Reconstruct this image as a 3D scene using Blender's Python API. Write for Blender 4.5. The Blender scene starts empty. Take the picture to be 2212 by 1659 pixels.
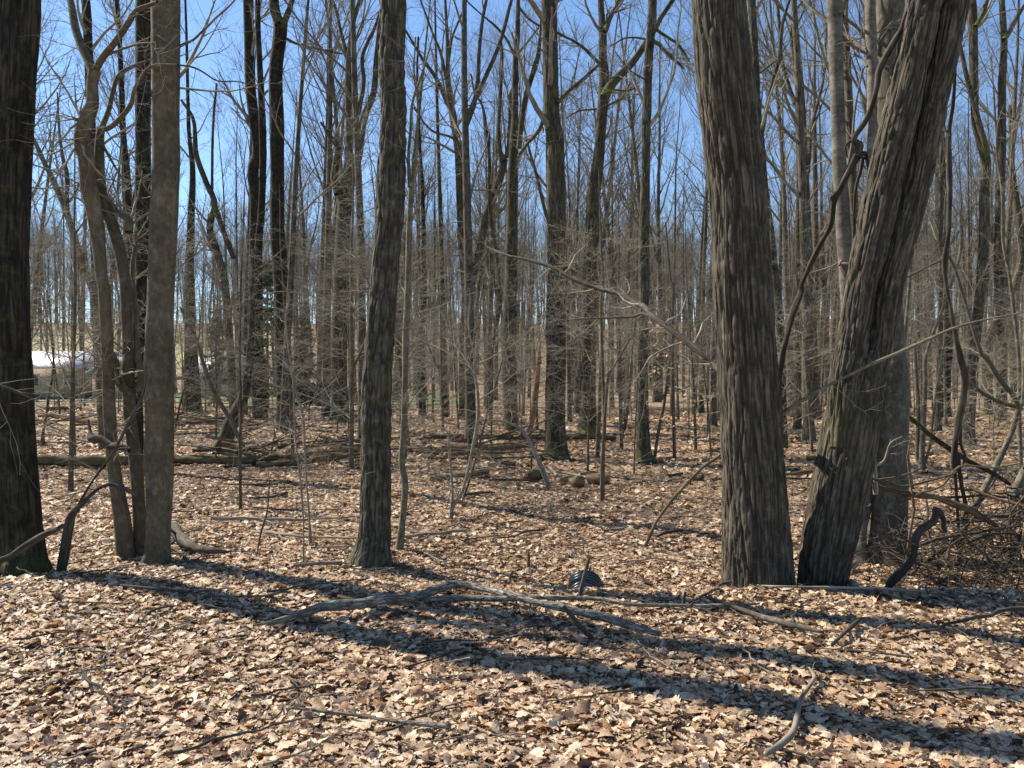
import bpy, math, random
import numpy as np
from mathutils import Vector

SC = bpy.context.scene
COL = SC.collection
random.seed(7)
RNG = np.random.default_rng(11)

# ------------------------------------------------------------------ camera, sky, sun, exposure
EYE = 1.6
FPX = 1720.4                      # focal length in units of a 2212 px wide picture
PITCH = math.atan(12.5 / FPX)     # horizon slightly above the middle
cam_data = bpy.data.cameras.new("camera")
cam_data.sensor_width = 36.0
cam_data.lens = 28.0
cam_data.clip_start = 0.05
cam_data.clip_end = 1500
cam = bpy.data.objects.new("camera", cam_data)
cam.location = (0, 0, EYE)
cam.rotation_euler = (math.pi / 2 - PITCH, 0, 0)
COL.objects.link(cam)
SC.camera = cam

SUN_AZ = math.radians(60)         # to the left of straight ahead
SUN_EL = math.radians(43)
world = bpy.data.worlds.new("World")
SC.world = world
world.use_nodes = True
wn = world.node_tree
sky = wn.nodes.new("ShaderNodeTexSky")
sky.sky_type = 'NISHITA'
sky.sun_disc = False
sky.sun_elevation = SUN_EL
sky.sun_rotation = -SUN_AZ
sky.altitude = 300
sky.air_density = 1.0
sky.dust_density = 0.1
sky.ozone_density = 3.0
bg = wn.nodes["Background"]
bg.inputs[1].default_value = 0.105
tint = wn.nodes.new("ShaderNodeMix"); tint.data_type = 'RGBA'; tint.blend_type = 'MULTIPLY'; tint.inputs[0].default_value = 1.0
tint.inputs[7].default_value = (0.86, 0.93, 0.99, 1)
wn.links.new(sky.outputs[0], tint.inputs[6]); wn.links.new(tint.outputs[2], bg.inputs[0])

sun_data = bpy.data.lights.new("sun", 'SUN')
sun_data.energy = 5.0
sun_data.angle = math.radians(0.5)
sun_data.color = (1.0, 0.93, 0.82)
sun = bpy.data.objects.new("sun", sun_data)
to_sun = Vector((-math.sin(SUN_AZ) * math.cos(SUN_EL), math.cos(SUN_AZ) * math.cos(SUN_EL), math.sin(SUN_EL)))
sun.rotation_euler = to_sun.to_track_quat('Z', 'Y').to_euler()
sun.location = to_sun * 60
COL.objects.link(sun)

SC.view_settings.view_transform = 'Standard'
SC.view_settings.look = 'None'
SC.view_settings.gamma = 1.0
SC.view_settings.use_curve_mapping = False
SC.view_settings.exposure = 0.95
SC.cycles.max_bounces = 5
SC.cycles.diffuse_bounces = 3
SC.cycles.glossy_bounces = 2
SC.cycles.transmission_bounces = 2
SC.cycles.transparent_max_bounces = 4

# ------------------------------------------------------------------ noise
def _h(i, j, k, seed):
    with np.errstate(over='ignore'):
        n = (i.astype(np.int64) * 374761393 + j.astype(np.int64) * 668265263 + k.astype(np.int64) * 2147483647 + seed * 974634777) & 0xFFFFFFFF
        n = ((n ^ (n >> 13)) * 1274126177) & 0xFFFFFFFF
        n = (n ^ (n >> 16)) & 0xFFFFFF
    return n / float(0xFFFFFF)

def vnoise(x, y, z=0.0, seed=0):
    x, y, z = np.broadcast_arrays(np.asarray(x, float), np.asarray(y, float), np.asarray(z, float))
    xi, yi, zi = np.floor(x), np.floor(y), np.floor(z)
    u, v, w = x - xi, y - yi, z - zi
    u = u * u * (3 - 2 * u); v = v * v * (3 - 2 * v); w = w * w * (3 - 2 * w)
    r = 0
    for a in (0, 1):
        for b in (0, 1):
            for c in (0, 1):
                wt = (u if a else 1 - u) * (v if b else 1 - v) * (w if c else 1 - w)
                r = r + wt * _h(xi + a, yi + b, zi + c, seed)
    return r

def sstep(t):
    t = np.clip(t, 0, 1)
    return t * t * (3 - 2 * t)

# ------------------------------------------------------------------ terrain
def H(x, y):
    x = np.asarray(x, float); y = np.asarray(y, float)
    z = 0.10 * (vnoise(x * .35, y * .35, 0, 3) - .5) + 0.05 * (vnoise(x * 1.1, y * 1.1, 0, 4) - .5)
    z = z + 0.03 * (vnoise(x * 2.7, y * 2.7, 0, 5) - .5)
    lipy = 5.95 + 0.25 * (vnoise(x * .8, 3.3, 0, 9) - .5)
    D = 0.05 + 0.17 * sstep((x + 1.5) / 2.2)
    z = z - D * sstep((y - lipy) / 0.9)
    z = z + 0.4 * (vnoise(x * .07, y * .07, 0, 6) - .5) * sstep((y - 12) / 20)
    hill = 17.0 * sstep((y - 92) / 110) * (0.9 + 0.3 * (vnoise(x * .012, y * .012, 0, 8) - .5))
    return z + hill

H0 = float(H(0, 0))

# ------------------------------------------------------------------ picture point -> place
def ray(px, py):
    cx = (px - 1106.0) / FPX; cy = (829.5 - py) / FPX
    c, s = math.cos(PITCH), math.sin(PITCH)
    v = np.array([cx, c + cy * s, -s + cy * c])
    return v / v[1]                               # per metre of depth

def at_depth(px, py, d):
    return np.array([0, 0, EYE]) + ray(px, py) * d

def at(px, py):
    r = ray(px, py)
    ds = 2.0 * 1.01 ** np.arange(0, 400)
    p = r[None, :] * ds[:, None]
    below = (EYE + p[:, 2]) < H(p[:, 0], p[:, 1])
    i = int(np.argmax(below))
    if not below.any() or i == 0:
        i = 300
    a, b = ds[i - 1], ds[i]
    for _ in range(14):
        m = (a + b) / 2
        q = r * m
        if EYE + q[2] < float(H(q[0], q[1])): b = m
        else: a = m
    q = r * b
    return np.array([q[0], q[1], float(H(q[0], q[1]))])

CROPS = {0: (0, 0, 1), 1: (0, 0, .4), 2: (737.3, 0, .4), 3: (1474.7, 0, .4), 4: (0, 626.7, .4), 5: (737.3, 626.7, .4),
         6: (1474.7, 626.7, .4), 7: (0, 1106, .5), 8: (1106, 1106, .5), 9: (353.9, 368.7, .3777),
         10: (847.9, 442.4, .3777), 11: (1843.3, 0, .3777), 12: (1806.5, 737.3, .3554)}

def T(s):
    """'c5 x y w; x y w; c2 x y w' -> array of (x, y, w) in 2212-wide picture units"""
    out = []; c = CROPS[0]; new = []
    for seg in s.split(';'):
        f = seg.split()
        if not f: continue
        ch = f[0][0] == 'c'
        if ch:
            c = CROPS[int(f[0][1:])]; f = f[1:]
        x, y, w = map(float, f)
        out.append((c[0] + c[2] * x, c[1] + c[2] * y, c[2] * w)); new.append(ch and len(out) > 1)
    if out[0][1] - out[-1][1] > 120:            # an upward trace: overlapping crops may not step back down
        out = [p for i, p in enumerate(out) if i == 0 or not (new[i] and p[1] > out[i - 1][1] - 4)]
    return np.array(out)

# ------------------------------------------------------------------ object helpers
def tag(o, label=None, cat=None, group=None, kind=None):
    if label: o['label'] = label
    if cat: o['category'] = cat
    if group: o['group'] = group
    if kind: o['kind'] = kind
    return o

def empty(name, loc):
    o = bpy.data.objects.new(name, None)
    o.empty_display_size = 0.1
    o.location = tuple(loc)
    COL.objects.link(o)
    return o

def link(name, me, parent=None, loc=None):
    o = bpy.data.objects.new(name, me)
    COL.objects.link(o)
    if parent is not None: o.parent = parent
    if loc is not None: o.location = tuple(loc)
    return o

def mesh(name, V, Q=None, TR=None, mat=None, smooth=True, attrs=None):
    me = bpy.data.meshes.new(name)
    V = np.ascontiguousarray(V, dtype=np.float32)
    nq = 0 if Q is None else len(Q); nt = 0 if TR is None else len(TR)
    loops = []
    if nq: loops.append(np.asarray(Q, dtype=np.int32).ravel())
    if nt: loops.append(np.asarray(TR, dtype=np.int32).ravel())
    L = np.concatenate(loops)
    starts = np.concatenate([np.arange(nq) * 4, nq * 4 + np.arange(nt) * 3]).astype(np.int32)
    me.vertices.add(len(V)); me.vertices.foreach_set("co", V.ravel())
    me.loops.add(len(L)); me.loops.foreach_set("vertex_index", L)
    me.polygons.add(nq + nt); me.polygons.foreach_set("loop_start", starts)
    if smooth: me.polygons.foreach_set("use_smooth", np.ones(nq + nt, dtype=bool))
    for k, (ty, dom, arr) in (attrs or {}).items():
        a = me.attributes.new(k, ty, dom)
        a.data.foreach_set("vector" if ty == 'FLOAT_VECTOR' else "value", np.asarray(arr, dtype=np.float32).ravel())
    me.update(calc_edges=True)
    if mat is not None: me.materials.append(mat)
    return me

def frames(P):
    """P (M,N,3) -> unit tangent, side, up"""
    t = np.gradient(P, axis=1)
    t /= np.linalg.norm(t, axis=2, keepdims=True) + 1e-9
    d = np.abs(P[:, -1] - P[:, 0])
    ref = np.zeros((len(P), 3)); ref[np.arange(len(P)), np.argmin(d, axis=1)] = 1
    ref = np.where((d[:, 2] >= d[:, 0])[:, None] & (d[:, 2] >= d[:, 1])[:, None], np.array([1., 0, 0]), ref)
    u = ref[:, None, :] - (t * ref[:, None, :]).sum(2, keepdims=True) * t
    u /= np.linalg.norm(u, axis=2, keepdims=True) + 1e-9
    v = np.cross(t, u)
    return t, u, v

def tubes(batches, origin=(0, 0, 0)):
    """batches: list of (P (M,N,3), R (M,N), sides) -> V, Q, rest, TR"""
    Vs, Qs, Rs = [], [], []; off = 0
    for P, R, S in batches:
        P = np.asarray(P, float); R = np.asarray(R, float)
        if P.ndim == 2: P = P[None]; R = R[None]
        M, N, _ = P.shape
        t, u, v = frames(P)
        th = np.arange(S) * 2 * math.pi / S
        c, s = np.cos(th), np.sin(th)
        ring = P[:, :, None, :] + R[:, :, None, None] * (u[:, :, None, :] * c[None, None, :, None] + v[:, :, None, :] * s[None, None, :, None])
        seg = np.linalg.norm(np.diff(P, axis=1), axis=2)
        L = np.concatenate([np.zeros((M, 1)), np.cumsum(seg, axis=1)], axis=1)
        rest = np.empty((M, N, S, 3))
        rest[..., 0] = R[:, :, None] * c + np.arange(M)[:, None, None] * 1.7
        rest[..., 1] = R[:, :, None] * s
        rest[..., 2] = L[:, :, None]
        Vs.append(ring.reshape(-1, 3)); Rs.append(rest.reshape(-1, 3))
        i = np.arange(N - 1)[:, None] * S; j = np.arange(S)[None, :]; j2 = (j + 1) % S
        q = np.stack([i + j, i + j2, i + S + j2, i + S + j], axis=-1).reshape(-1, 4)
        Q = (q[None] + (np.arange(M) * N * S)[:, None, None]).reshape(-1, 4) + off
        Qs.append(Q); off += M * N * S
    V = np.concatenate(Vs) - np.asarray(origin)
    return V, np.concatenate(Qs), np.concatenate(Rs)

def tube_mesh(name, batches, mat, origin=(0, 0, 0), cap=False):
    V, Q, rest = tubes(batches, origin)
    TR = None
    if cap:      # caps for a single tube
        S = batches[0][2]; n = len(V)
        V = np.vstack([V, V[:S].mean(0), V[n - S:n].mean(0)]); rest = np.vstack([rest, rest[:S].mean(0), rest[n - S:n].mean(0)])
        j = np.arange(S)
        TR = np.vstack([np.stack([np.full(S, n), (j + 1) % S, j], 1), np.stack([np.full(S, n + 1), n - S + j, n - S + (j + 1) % S], 1)])
    return mesh(name, V, Q, TR, mat, attrs={'rest': ('FLOAT_VECTOR', 'POINT', rest)})

def resample(P, n):
    """Catmull-Rom through rows of P (k,c), n samples evenly by length"""
    P = np.asarray(P, float)
    if len(P) == 2:
        t = np.linspace(0, 1, n)[:, None]
        return P[0] * (1 - t) + P[1] * t
    A = np.vstack([2 * P[0] - P[1], P, 2 * P[-1] - P[-2]])
    out = []
    for i in range(1, len(A) - 2):
        t = np.linspace(0, 1, 24, endpoint=False)[:, None]
        p0, p1, p2, p3 = A[i - 1], A[i], A[i + 1], A[i + 2]
        out.append(.5 * ((2 * p1) + (-p0 + p2) * t + (2 * p0 - 5 * p1 + 4 * p2 - p3) * t * t + (-p0 + 3 * p1 - 3 * p2 + p3) * t ** 3))
    D = np.vstack(out + [P[-1:]])
    L = np.concatenate([[0], np.cumsum(np.linalg.norm(np.diff(D[:, :3], axis=0), axis=1))])
    s = np.linspace(0, L[-1], n)
    return np.stack([np.interp(s, L, D[:, k]) for k in range(D.shape[1])], axis=1)

def sprout(P, R, rng, n, length, angle, srange=(.2, 1), up=.1, flat=0., wob=.12, segs=5, rf=.5, rmin=.0012, tip=.25, zig=0.):
    """grow n children from every path"""
    M, N, _ = P.shape
    K = M * n
    par = np.repeat(np.arange(M), n)
    s = rng.uniform(srange[0], srange[1], K) * (N - 1)
    i = np.minimum(s.astype(int), N - 2); f = (s - i)[:, None]
    p0 = P[par, i] * (1 - f) + P[par, i + 1] * f
    r0 = R[par, i] * (1 - f[:, 0]) + R[par, i + 1] * f[:, 0]
    t = P[par, i + 1] - P[par, i]; t /= np.linalg.norm(t, axis=1, keepdims=True) + 1e-9
    q = rng.normal(size=(K, 3)); q[:, 2] *= (1 - flat)
    q -= (q * t).sum(1, keepdims=True) * t
    q /= np.linalg.norm(q, axis=1, keepdims=True) + 1e-9
    a = np.radians(rng.uniform(angle[0], angle[1], K))[:, None]
    d = np.cos(a) * t + np.sin(a) * q
    Ln = rng.uniform(length[0], length[1], K)
    Ln = Ln * (1.15 - .55 * s / (N - 1))
    C = np.empty((K, segs + 1, 3)); C[:, 0] = p0
    st = (Ln / segs)[:, None]
    for k in range(segs):
        d = d + rng.normal(size=(K, 3)) * wob; d[:, 2] += up
        if zig: d += q * zig * (1 if k % 2 else -1)
        d /= np.linalg.norm(d, axis=1, keepdims=True)
        C[:, k + 1] = C[:, k] + d * st
    rr = np.maximum(r0 * rf, rmin)[:, None]
    RC = rr * np.linspace(1, tip, segs + 1)[None]
    RC = np.maximum(RC, rmin * .6)
    return C, RC

# ------------------------------------------------------------------ materials
def new_mat(name):
    m = bpy.data.materials.new(name); m.use_nodes = True
    nt = m.node_tree
    return m, nt, nt.nodes["Principled BSDF"], nt.nodes["Material Output"]

def N(nt, ty, **kw):
    n = nt.nodes.new(ty)
    for k, v in kw.items(): setattr(n, k, v)
    return n

def ramp(nt, stops, src, interp='LINEAR'):
    r = N(nt, 'ShaderNodeValToRGB'); r.color_ramp.interpolation = interp
    e = r.color_ramp.elements
    while len(e) < len(stops): e.new(.5)
    for k, (p, c) in enumerate(stops):
        e[k].position = p; e[k].color = (*c, 1) if len(c) == 3 else c
    nt.links.new(src, r.inputs[0])
    return r.outputs[0]

def math_node(nt, op, a, b=None, clamp=False):
    m = N(nt, 'ShaderNodeMath', operation=op, use_clamp=clamp)
    for i, v in enumerate((a, b)):
        if v is None: continue
        if isinstance(v, (int, float)): m.inputs[i].default_value = v
        else: nt.links.new(v, m.inputs[i])
    return m.outputs[0]

def mixc(nt, fac, a, b, blend='MIX'):
    m = N(nt, 'ShaderNodeMix', data_type='RGBA', blend_type=blend)
    for idx, v in ((0, fac), (6, a), (7, b)):
        if isinstance(v, (int, float)): m.inputs[idx].default_value = v
        elif isinstance(v, tuple): m.inputs[idx].default_value = (*v, 1)
        else: nt.links.new(v, m.inputs[idx])
    return m.outputs[2]

def noise_tex(nt, vec, scale, detail=4, rough=.6):
    n = N(nt, 'ShaderNodeTexNoise'); n.inputs['Scale'].default_value = scale
    n.inputs['Detail'].default_value = detail; n.inputs['Roughness'].default_value = rough
    nt.links.new(vec, n.inputs['Vector'])
    return n.outputs['Fac']

def bark_mat(name, dark, mid, light, zs=.15, fine=70, bump=.5, moss=0., blot=.16, gro=.62, moss_h=.5, lichen=0., moss_all=0., rough=.9, crack=None):
    m, nt, b, out = new_mat(name)
    at_ = N(nt, 'ShaderNodeAttribute', attribute_name='rest')
    mp = N(nt, 'ShaderNodeMapping'); mp.inputs['Scale'].default_value = (1, 1, zs)
    nt.links.new(at_.outputs['Vector'], mp.inputs['Vector'])
    oi = N(nt, 'ShaderNodeObjectInfo')
    n1 = noise_tex(nt, mp.outputs[0], fine, 5, .65)
    n2 = noise_tex(nt, at_.outputs['Vector'], 3.5, 3, .6)
    n3 = noise_tex(nt, mp.outputs[0], fine * .35, 3, .6)
    v = math_node(nt, 'ADD', math_node(nt, 'MULTIPLY', n1, .6), math_node(nt, 'MULTIPLY', n3, .4))
    col = ramp(nt, [(.36, dark), (.5, mid), (.64, light)], v)
    gr = N(nt, 'ShaderNodeAttribute', attribute_name='groove')
    gf = math_node(nt, 'MULTIPLY', gr.outputs['Fac'], gro, True)
    col = mixc(nt, gf, col, tuple(x * .45 for x in dark))
    if crack:
        m2 = N(nt, 'ShaderNodeMapping'); m2.inputs['Scale'].default_value = (1, 1, crack[1]); nt.links.new(at_.outputs['Vector'], m2.inputs['Vector'])
        wn_ = N(nt, 'ShaderNodeTexNoise'); wn_.inputs['Scale'].default_value = crack[0] * .8; nt.links.new(m2.outputs[0], wn_.inputs['Vector'])
        ma = N(nt, 'ShaderNodeVectorMath', operation='MULTIPLY_ADD'); ma.inputs[1].default_value = (.04, .04, .04)
        nt.links.new(wn_.outputs['Color'], ma.inputs[0]); nt.links.new(m2.outputs[0], ma.inputs[2])
        vo = N(nt, 'ShaderNodeTexVoronoi', feature='DISTANCE_TO_EDGE'); vo.inputs['Scale'].default_value = crack[0]; nt.links.new(ma.outputs[0], vo.inputs['Vector'])
        cf = ramp(nt, [(.0, (1, 1, 1)), (.16, (0, 0, 0))], vo.outputs['Distance'])
        col = mixc(nt, math_node(nt, 'MULTIPLY', cf, .85), col, tuple(x * .35 for x in dark))
        v = math_node(nt, 'SUBTRACT', v, math_node(nt, 'MULTIPLY', cf, .6))
    big = ramp(nt, [(.35, (1 - blot * 1.4,) * 3), (.65, (1 + blot, 1 + blot * .92, 1 + blot * .8))], n2)
    col = mixc(nt, 1.0, col, big, 'MULTIPLY')
    ov = math_node(nt, 'ADD', math_node(nt, 'MULTIPLY', oi.outputs['Random'], .35), .83)
    hsv = N(nt, 'ShaderNodeHueSaturation'); nt.links.new(col, hsv.inputs['Color']); nt.links.new(ov, hsv.inputs['Value'])
    col = hsv.outputs[0]
    if lichen > 0:
        ln = noise_tex(nt, at_.outputs['Vector'], 14, 5, .7)
        lf = math_node(nt, 'MULTIPLY', ramp(nt, [(.54, (0, 0, 0)), (.66, (1, 1, 1))], ln), lichen)
        col = mixc(nt, lf, col, (.30, .31, .26))
    if moss > 0 or moss_all > 0:
        sp = N(nt, 'ShaderNodeSeparateXYZ'); nt.links.new(at_.outputs['Vector'], sp.inputs[0])
        mn = noise_tex(nt, at_.outputs['Vector'], 9, 5, .7)
        if moss_all > 0:
            ge = N(nt, 'ShaderNodeNewGeometry'); sg = N(nt, 'ShaderNodeSeparateXYZ'); nt.links.new(ge.outputs['True Normal'], sg.inputs[0])
            up = math_node(nt, 'MULTIPLY', math_node(nt, 'ADD', sg.outputs[2], -.1), 1.6, True)
            mf = math_node(nt, 'MULTIPLY', math_node(nt, 'MULTIPLY', ramp(nt, [(.40, (0, 0, 0)), (.58, (1, 1, 1))], mn), up), moss_all)
        else:
            hgt = math_node(nt, 'SUBTRACT', 1.0, math_node(nt, 'DIVIDE', sp.outputs[2], moss_h), True)
            mf = math_node(nt, 'MULTIPLY', ramp(nt, [(.50, (0, 0, 0)), (.75, (1, 1, 1))], math_node(nt, 'ADD', mn, math_node(nt, 'MULTIPLY', hgt, .35))), moss)
        mc = mixc(nt, n1, (.05, .055, .014), (.15, .15, .035))
        col = mixc(nt, mf, col, mc)
    nt.links.new(col, b.inputs['Base Color'])
    b.inputs['Roughness'].default_value = rough
    b.inputs['Specular IOR Level'].default_value = .25
    bp = N(nt, 'ShaderNodeBump'); bp.inputs['Strength'].default_value = bump; bp.inputs['Distance'].default_value = .012
    nt.links.new(v, bp.inputs['Height']); nt.links.new(bp.outputs[0], b.inputs['Normal'])
    return m

M = {}
M['furrow'] = bark_mat('furrowed_bark', (.085, .067, .047), (.125, .101, .072), (.19, .158, .118), .08, 95, .9, moss=.3, moss_h=.5, lichen=.15, gro=.85, blot=.1, crack=(25, .07))
M['dark'] = bark_mat('dark_bark', (.022, .018, .013), (.042, .034, .025), (.075, .062, .046), .12, 60, .8, moss=.6, moss_h=.6, gro=.8, crack=(20, .10))
M['scaly'] = bark_mat('scaly_bark', (.062, .052, .039), (.098, .083, .061), (.15, .13, .098), .16, 80, .9, moss=.9, moss_h=.4, lichen=.2, gro=.85, blot=.06, crack=(20, .13))
M['smooth'] = bark_mat('smooth_brown_bark', (.070, .055, .034), (.110, .088, .056), (.165, .135, .090), .5, 30, .35, moss=.35, moss_h=.4, lichen=.2, blot=.2)
M['grey'] = bark_mat('grey_bark', (.058, .047, .033), (.105, .088, .063), (.17, .146, .108), .3, 45, .6, moss=.5, moss_h=.5, lichen=.4)
M['pale'] = bark_mat('pale_bark', (.075, .063, .048), (.145, .125, .098), (.225, .20, .162), 1.8, 14, .3, lichen=.3)
M['mid'] = bark_mat('brown_bark', (.058, .046, .032), (.108, .087, .060), (.19, .157, .112), .15, 45, .8, moss=1.0, moss_h=.6, crack=(22, .1))
M['moss'] = bark_mat('mossy_bark', (.056, .047, .028), (.105, .088, .055), (.18, .155, .10), .15, 45, .8, moss=.3, moss_h=1.2, lichen=.2, crack=(20, .12))
M['olive'] = bark_mat('olive_sapling_bark', (.085, .074, .046), (.16, .142, .092), (.26, .235, .16), .5, 40, .3, lichen=.2)
M['far'] = bark_mat('distant_bark', (.068, .056, .038), (.122, .103, .072), (.20, .17, .122), .15, 30, .6, crack=(18, .1))
M['twig'] = bark_mat('twig_bark', (.13, .11, .077), (.225, .195, .142), (.37, .33, .25), .4, 30, .2)
M['twigfar'] = bark_mat('distant_twig_bark', (.105, .09, .063), (.165, .143, .103), (.25, .222, .165), .4, 10, .1)
M['log'] = bark_mat('log_bark', (.060, .038, .022), (.16, .10, .058), (.30, .21, .13), .2, 40, .8, moss_all=.45)
M['mosslog'] = bark_mat('mossy_log_bark', (.045, .030, .016), (.11, .075, .042), (.20, .145, .085), .2, 40, .8, moss_all=1.0)
M['rust'] = bark_mat('rotten_wood', (.12, .05, .025), (.26, .12, .06), (.40, .23, .13), .12, 45, .7)
M['dead'] = bark_mat('bleached_dead_wood', (.13, .105, .075), (.24, .20, .15), (.38, .325, .255), .12, 50, .4)
M['brush'] = bark_mat('brush_bark', (.032, .026, .019), (.070, .057, .042), (.145, .12, .09), .2, 40, .3)
M['stick'] = bark_mat('lichened_stick_bark', (.13, .112, .086), (.25, .22, .172), (.40, .36, .29), .2, 60, .8, lichen=.8, crack=(45, .2))

LEAF = [(0.0, (.05, .026, .017)), (.12, (.14, .078, .046)), (.20, (.30, .19, .11)), (.40, (.45, .32, .195)),
        (.64, (.58, .445, .295)), (.84, (.70, .58, .415)), (.92, (.42, .20, .08)), (1.0, (.34, .29, .25))]

def leaf_mat(name, use_obj=False):
    m, nt, b, out = new_mat(name)
    if use_obj:
        oi = N(nt, 'ShaderNodeObjectInfo')
        ge = N(nt, 'ShaderNodeNewGeometry')
        pn = noise_tex(nt, ge.outputs['Position'], .9, 3, .6)
        src = math_node(nt, 'ADD', math_node(nt, 'MULTIPLY', oi.outputs['Random'], .93), math_node(nt, 'MULTIPLY', math_node(nt, 'SUBTRACT', pn, .5), .25), True)
    else:
        a = N(nt, 'ShaderNodeAttribute', attribute_name='tone'); src = a.outputs['Fac']
    col = ramp(nt, LEAF, src)
    tc = N(nt, 'ShaderNodeTexCoord')
    n = noise_tex(nt, tc.outputs['Object'], 55, 4, .65)
    col = mixc(nt, 1.0, col, ramp(nt, [(.3, (.5, .46, .42)), (.58, (1.14, 1.12, 1.1))], n), 'MULTIPLY')
    nt.links.new(col, b.inputs['Base Color'])
    b.inputs['Roughness'].default_value = .55
    b.inputs['Specular IOR Level'].default_value = .45
    bp = N(nt, 'ShaderNodeBump'); bp.inputs['Strength'].default_value = .5; bp.inputs['Distance'].default_value = .004
    nt.links.new(noise_tex(nt, tc.outputs['Object'], 120, 3, .6), bp.inputs['Height']); nt.links.new(bp.outputs[0], b.inputs['Normal'])
    tr = N(nt, 'ShaderNodeBsdfTranslucent')
    nt.links.new(mixc(nt, 1.0, col, (1.0, .82, .6), 'MULTIPLY'), tr.inputs['Color'])
    mx = N(nt, 'ShaderNodeMixShader'); mx.inputs[0].default_value = .22
    nt.links.new(b.outputs[0], mx.inputs[1]); nt.links.new(tr.outputs[0], mx.inputs[2]); nt.links.new(mx.outputs[0], out.inputs[0])
    return m
M['leaf'] = leaf_mat('dry_leaf')
M['leafobj'] = leaf_mat('dry_leaf_single', True)

def ground_mat():
    m, nt, b, out = new_mat('leaf_covered_soil')
    tc = N(nt, 'ShaderNodeTexCoord')
    wv = N(nt, 'ShaderNodeTexNoise'); wv.inputs['Scale'].default_value = 9; wv.inputs['Detail'].default_value = 3
    nt.links.new(tc.outputs['Object'], wv.inputs['Vector'])
    add = N(nt, 'ShaderNodeVectorMath', operation='MULTIPLY_ADD'); add.inputs[1].default_value = (.12, .12, .12)
    nt.links.new(wv.outputs['Color'], add.inputs[0]); nt.links.new(tc.outputs['Object'], add.inputs[2])
    cols = []; hs = []
    for sc in (11, 19):
        vo = N(nt, 'ShaderNodeTexVoronoi'); vo.inputs['Scale'].default_value = sc
        nt.links.new(add.outputs[0], vo.inputs['Vector'])
        sp = N(nt, 'ShaderNodeSeparateColor'); nt.links.new(vo.outputs['Color'], sp.inputs[0])
        cols.append(ramp(nt, LEAF, sp.outputs[0])); hs.append(vo.outputs['Distance'])
    col = mixc(nt, .5, cols[0], cols[1])
    big = noise_tex(nt, tc.outputs['Object'], .35, 4, .6)
    col = mixc(nt, 1.0, col, ramp(nt, [(.3, (.72, .69, .66)), (.65, (1.0, .98, .95))], big), 'MULTIPLY')
    fn = noise_tex(nt, tc.outputs['Object'], 26, 4, .7)
    col = mixc(nt, ramp(nt, [(.5, (0, 0, 0)), (.62, (.75, .75, .75))], fn), col, (.075, .045, .03))
    nt.links.new(col, b.inputs['Base Color'])
    b.inputs['Roughness'].default_value = .85; b.inputs['Specular IOR Level'].default_value = .2
    bp = N(nt, 'ShaderNodeBump'); bp.inputs['Strength'].default_value = .8; bp.inputs['Distance'].default_value = .05
    nt.links.new(math_node(nt, 'ADD', hs[0], fn), bp.inputs['Height']); nt.links.new(bp.outputs[0], b.inputs['Normal'])
    return m
M['ground'] = ground_mat()

def flat_mat(name, c1, c2, scale=6, rough=.7, metal=0., spec=.4, bump=.2, zs=1.):
    m, nt, b, out = new_mat(name)
    tc = N(nt, 'ShaderNodeTexCoord')
    mp = N(nt, 'ShaderNodeMapping'); mp.inputs['Scale'].default_value = (1, 1, zs); nt.links.new(tc.outputs['Object'], mp.inputs[0])
    n = noise_tex(nt, mp.outputs[0], scale, 5, .65)
    nt.links.new(ramp(nt, [(.35, c1), (.65, c2)], n), b.inputs['Base Color'])
    b.inputs['Roughness'].default_value = rough; b.inputs['Metallic'].default_value = metal; b.inputs['Specular IOR Level'].default_value = spec
    bp = N(nt, 'ShaderNodeBump'); bp.inputs['Strength'].default_value = bump; bp.inputs['Distance'].default_value = .01
    nt.links.new(n, bp.inputs['Height']); nt.links.new(bp.outputs[0], b.inputs['Normal'])
    return m
M['lawn'] = flat_mat('lawn_grass', (.07, .12, .028), (.17, .23, .06), .9, .9)
M['field'] = flat_mat('dry_field_grass', (.30, .27, .12), (.42, .37, .18), .6, .9)
M['siding'] = flat_mat('tan_siding', (.42, .31, .21), (.50, .385, .27), 3, .8)
M['roof'] = flat_mat('pale_metal_roof', (.40, .41, .43), (.52, .53, .55), 2, .45, spec=.6)
M['trim'] = flat_mat('white_trim', (.60, .60, .60), (.75, .75, .74), 3, .6)
M['foundation'] = flat_mat('dark_block', (.05, .05, .045), (.09, .085, .08), 4, .9)
M['glass'] = flat_mat('window_glass', (.02, .025, .03), (.04, .045, .05), 2, .12, spec=.8, bump=0)
M['pipe'] = flat_mat('black_plastic', (.012, .012, .015), (.022, .022, .026), 8, .28, spec=.6, bump=.05)
M['needle'] = flat_mat('conifer_needles', (.025, .055, .018), (.06, .11, .035), 3, .7)
M['cut'] = flat_mat('cut_wood', (.20, .12, .07), (.34, .22, .13), 25, .8)
M['lichen'] = flat_mat('moss_clump', (.07, .09, .015), (.20, .22, .04), 30, .95)
# ------------------------------------------------------------------ ground sheet
def build_ground():
    ys = np.concatenate([np.linspace(-8, 2, 14), np.arange(2.12, 12, .12), np.arange(12, 30, .4), np.arange(30, 90, 1.8), np.arange(92, 230, 5), [260, 320, 420, 600, 900]])
    a = np.linspace(-1, 1, 181)
    u = np.sign(a) * (.25 * np.abs(a) + .75 * np.abs(a) ** 3)
    W = 42 + 1.4 * np.maximum(ys, 0)
    X = u[None, :] * W[:, None]; Y = np.repeat(ys[:, None], len(a), 1)
    V = np.stack([X, Y, H(X, Y)], -1).reshape(-1, 3)
    n = len(a); i = np.arange(len(ys) - 1)[:, None] * n; j = np.arange(n - 1)[None]
    Q = np.stack([i + j, i + j + 1, i + n + j + 1, i + n + j], -1).reshape(-1, 4)
    o = link('ground', mesh('ground', V, Q, None, M['ground']))
    o['kind'] = 'structure'
    return o
GROUND = build_ground()

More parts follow.
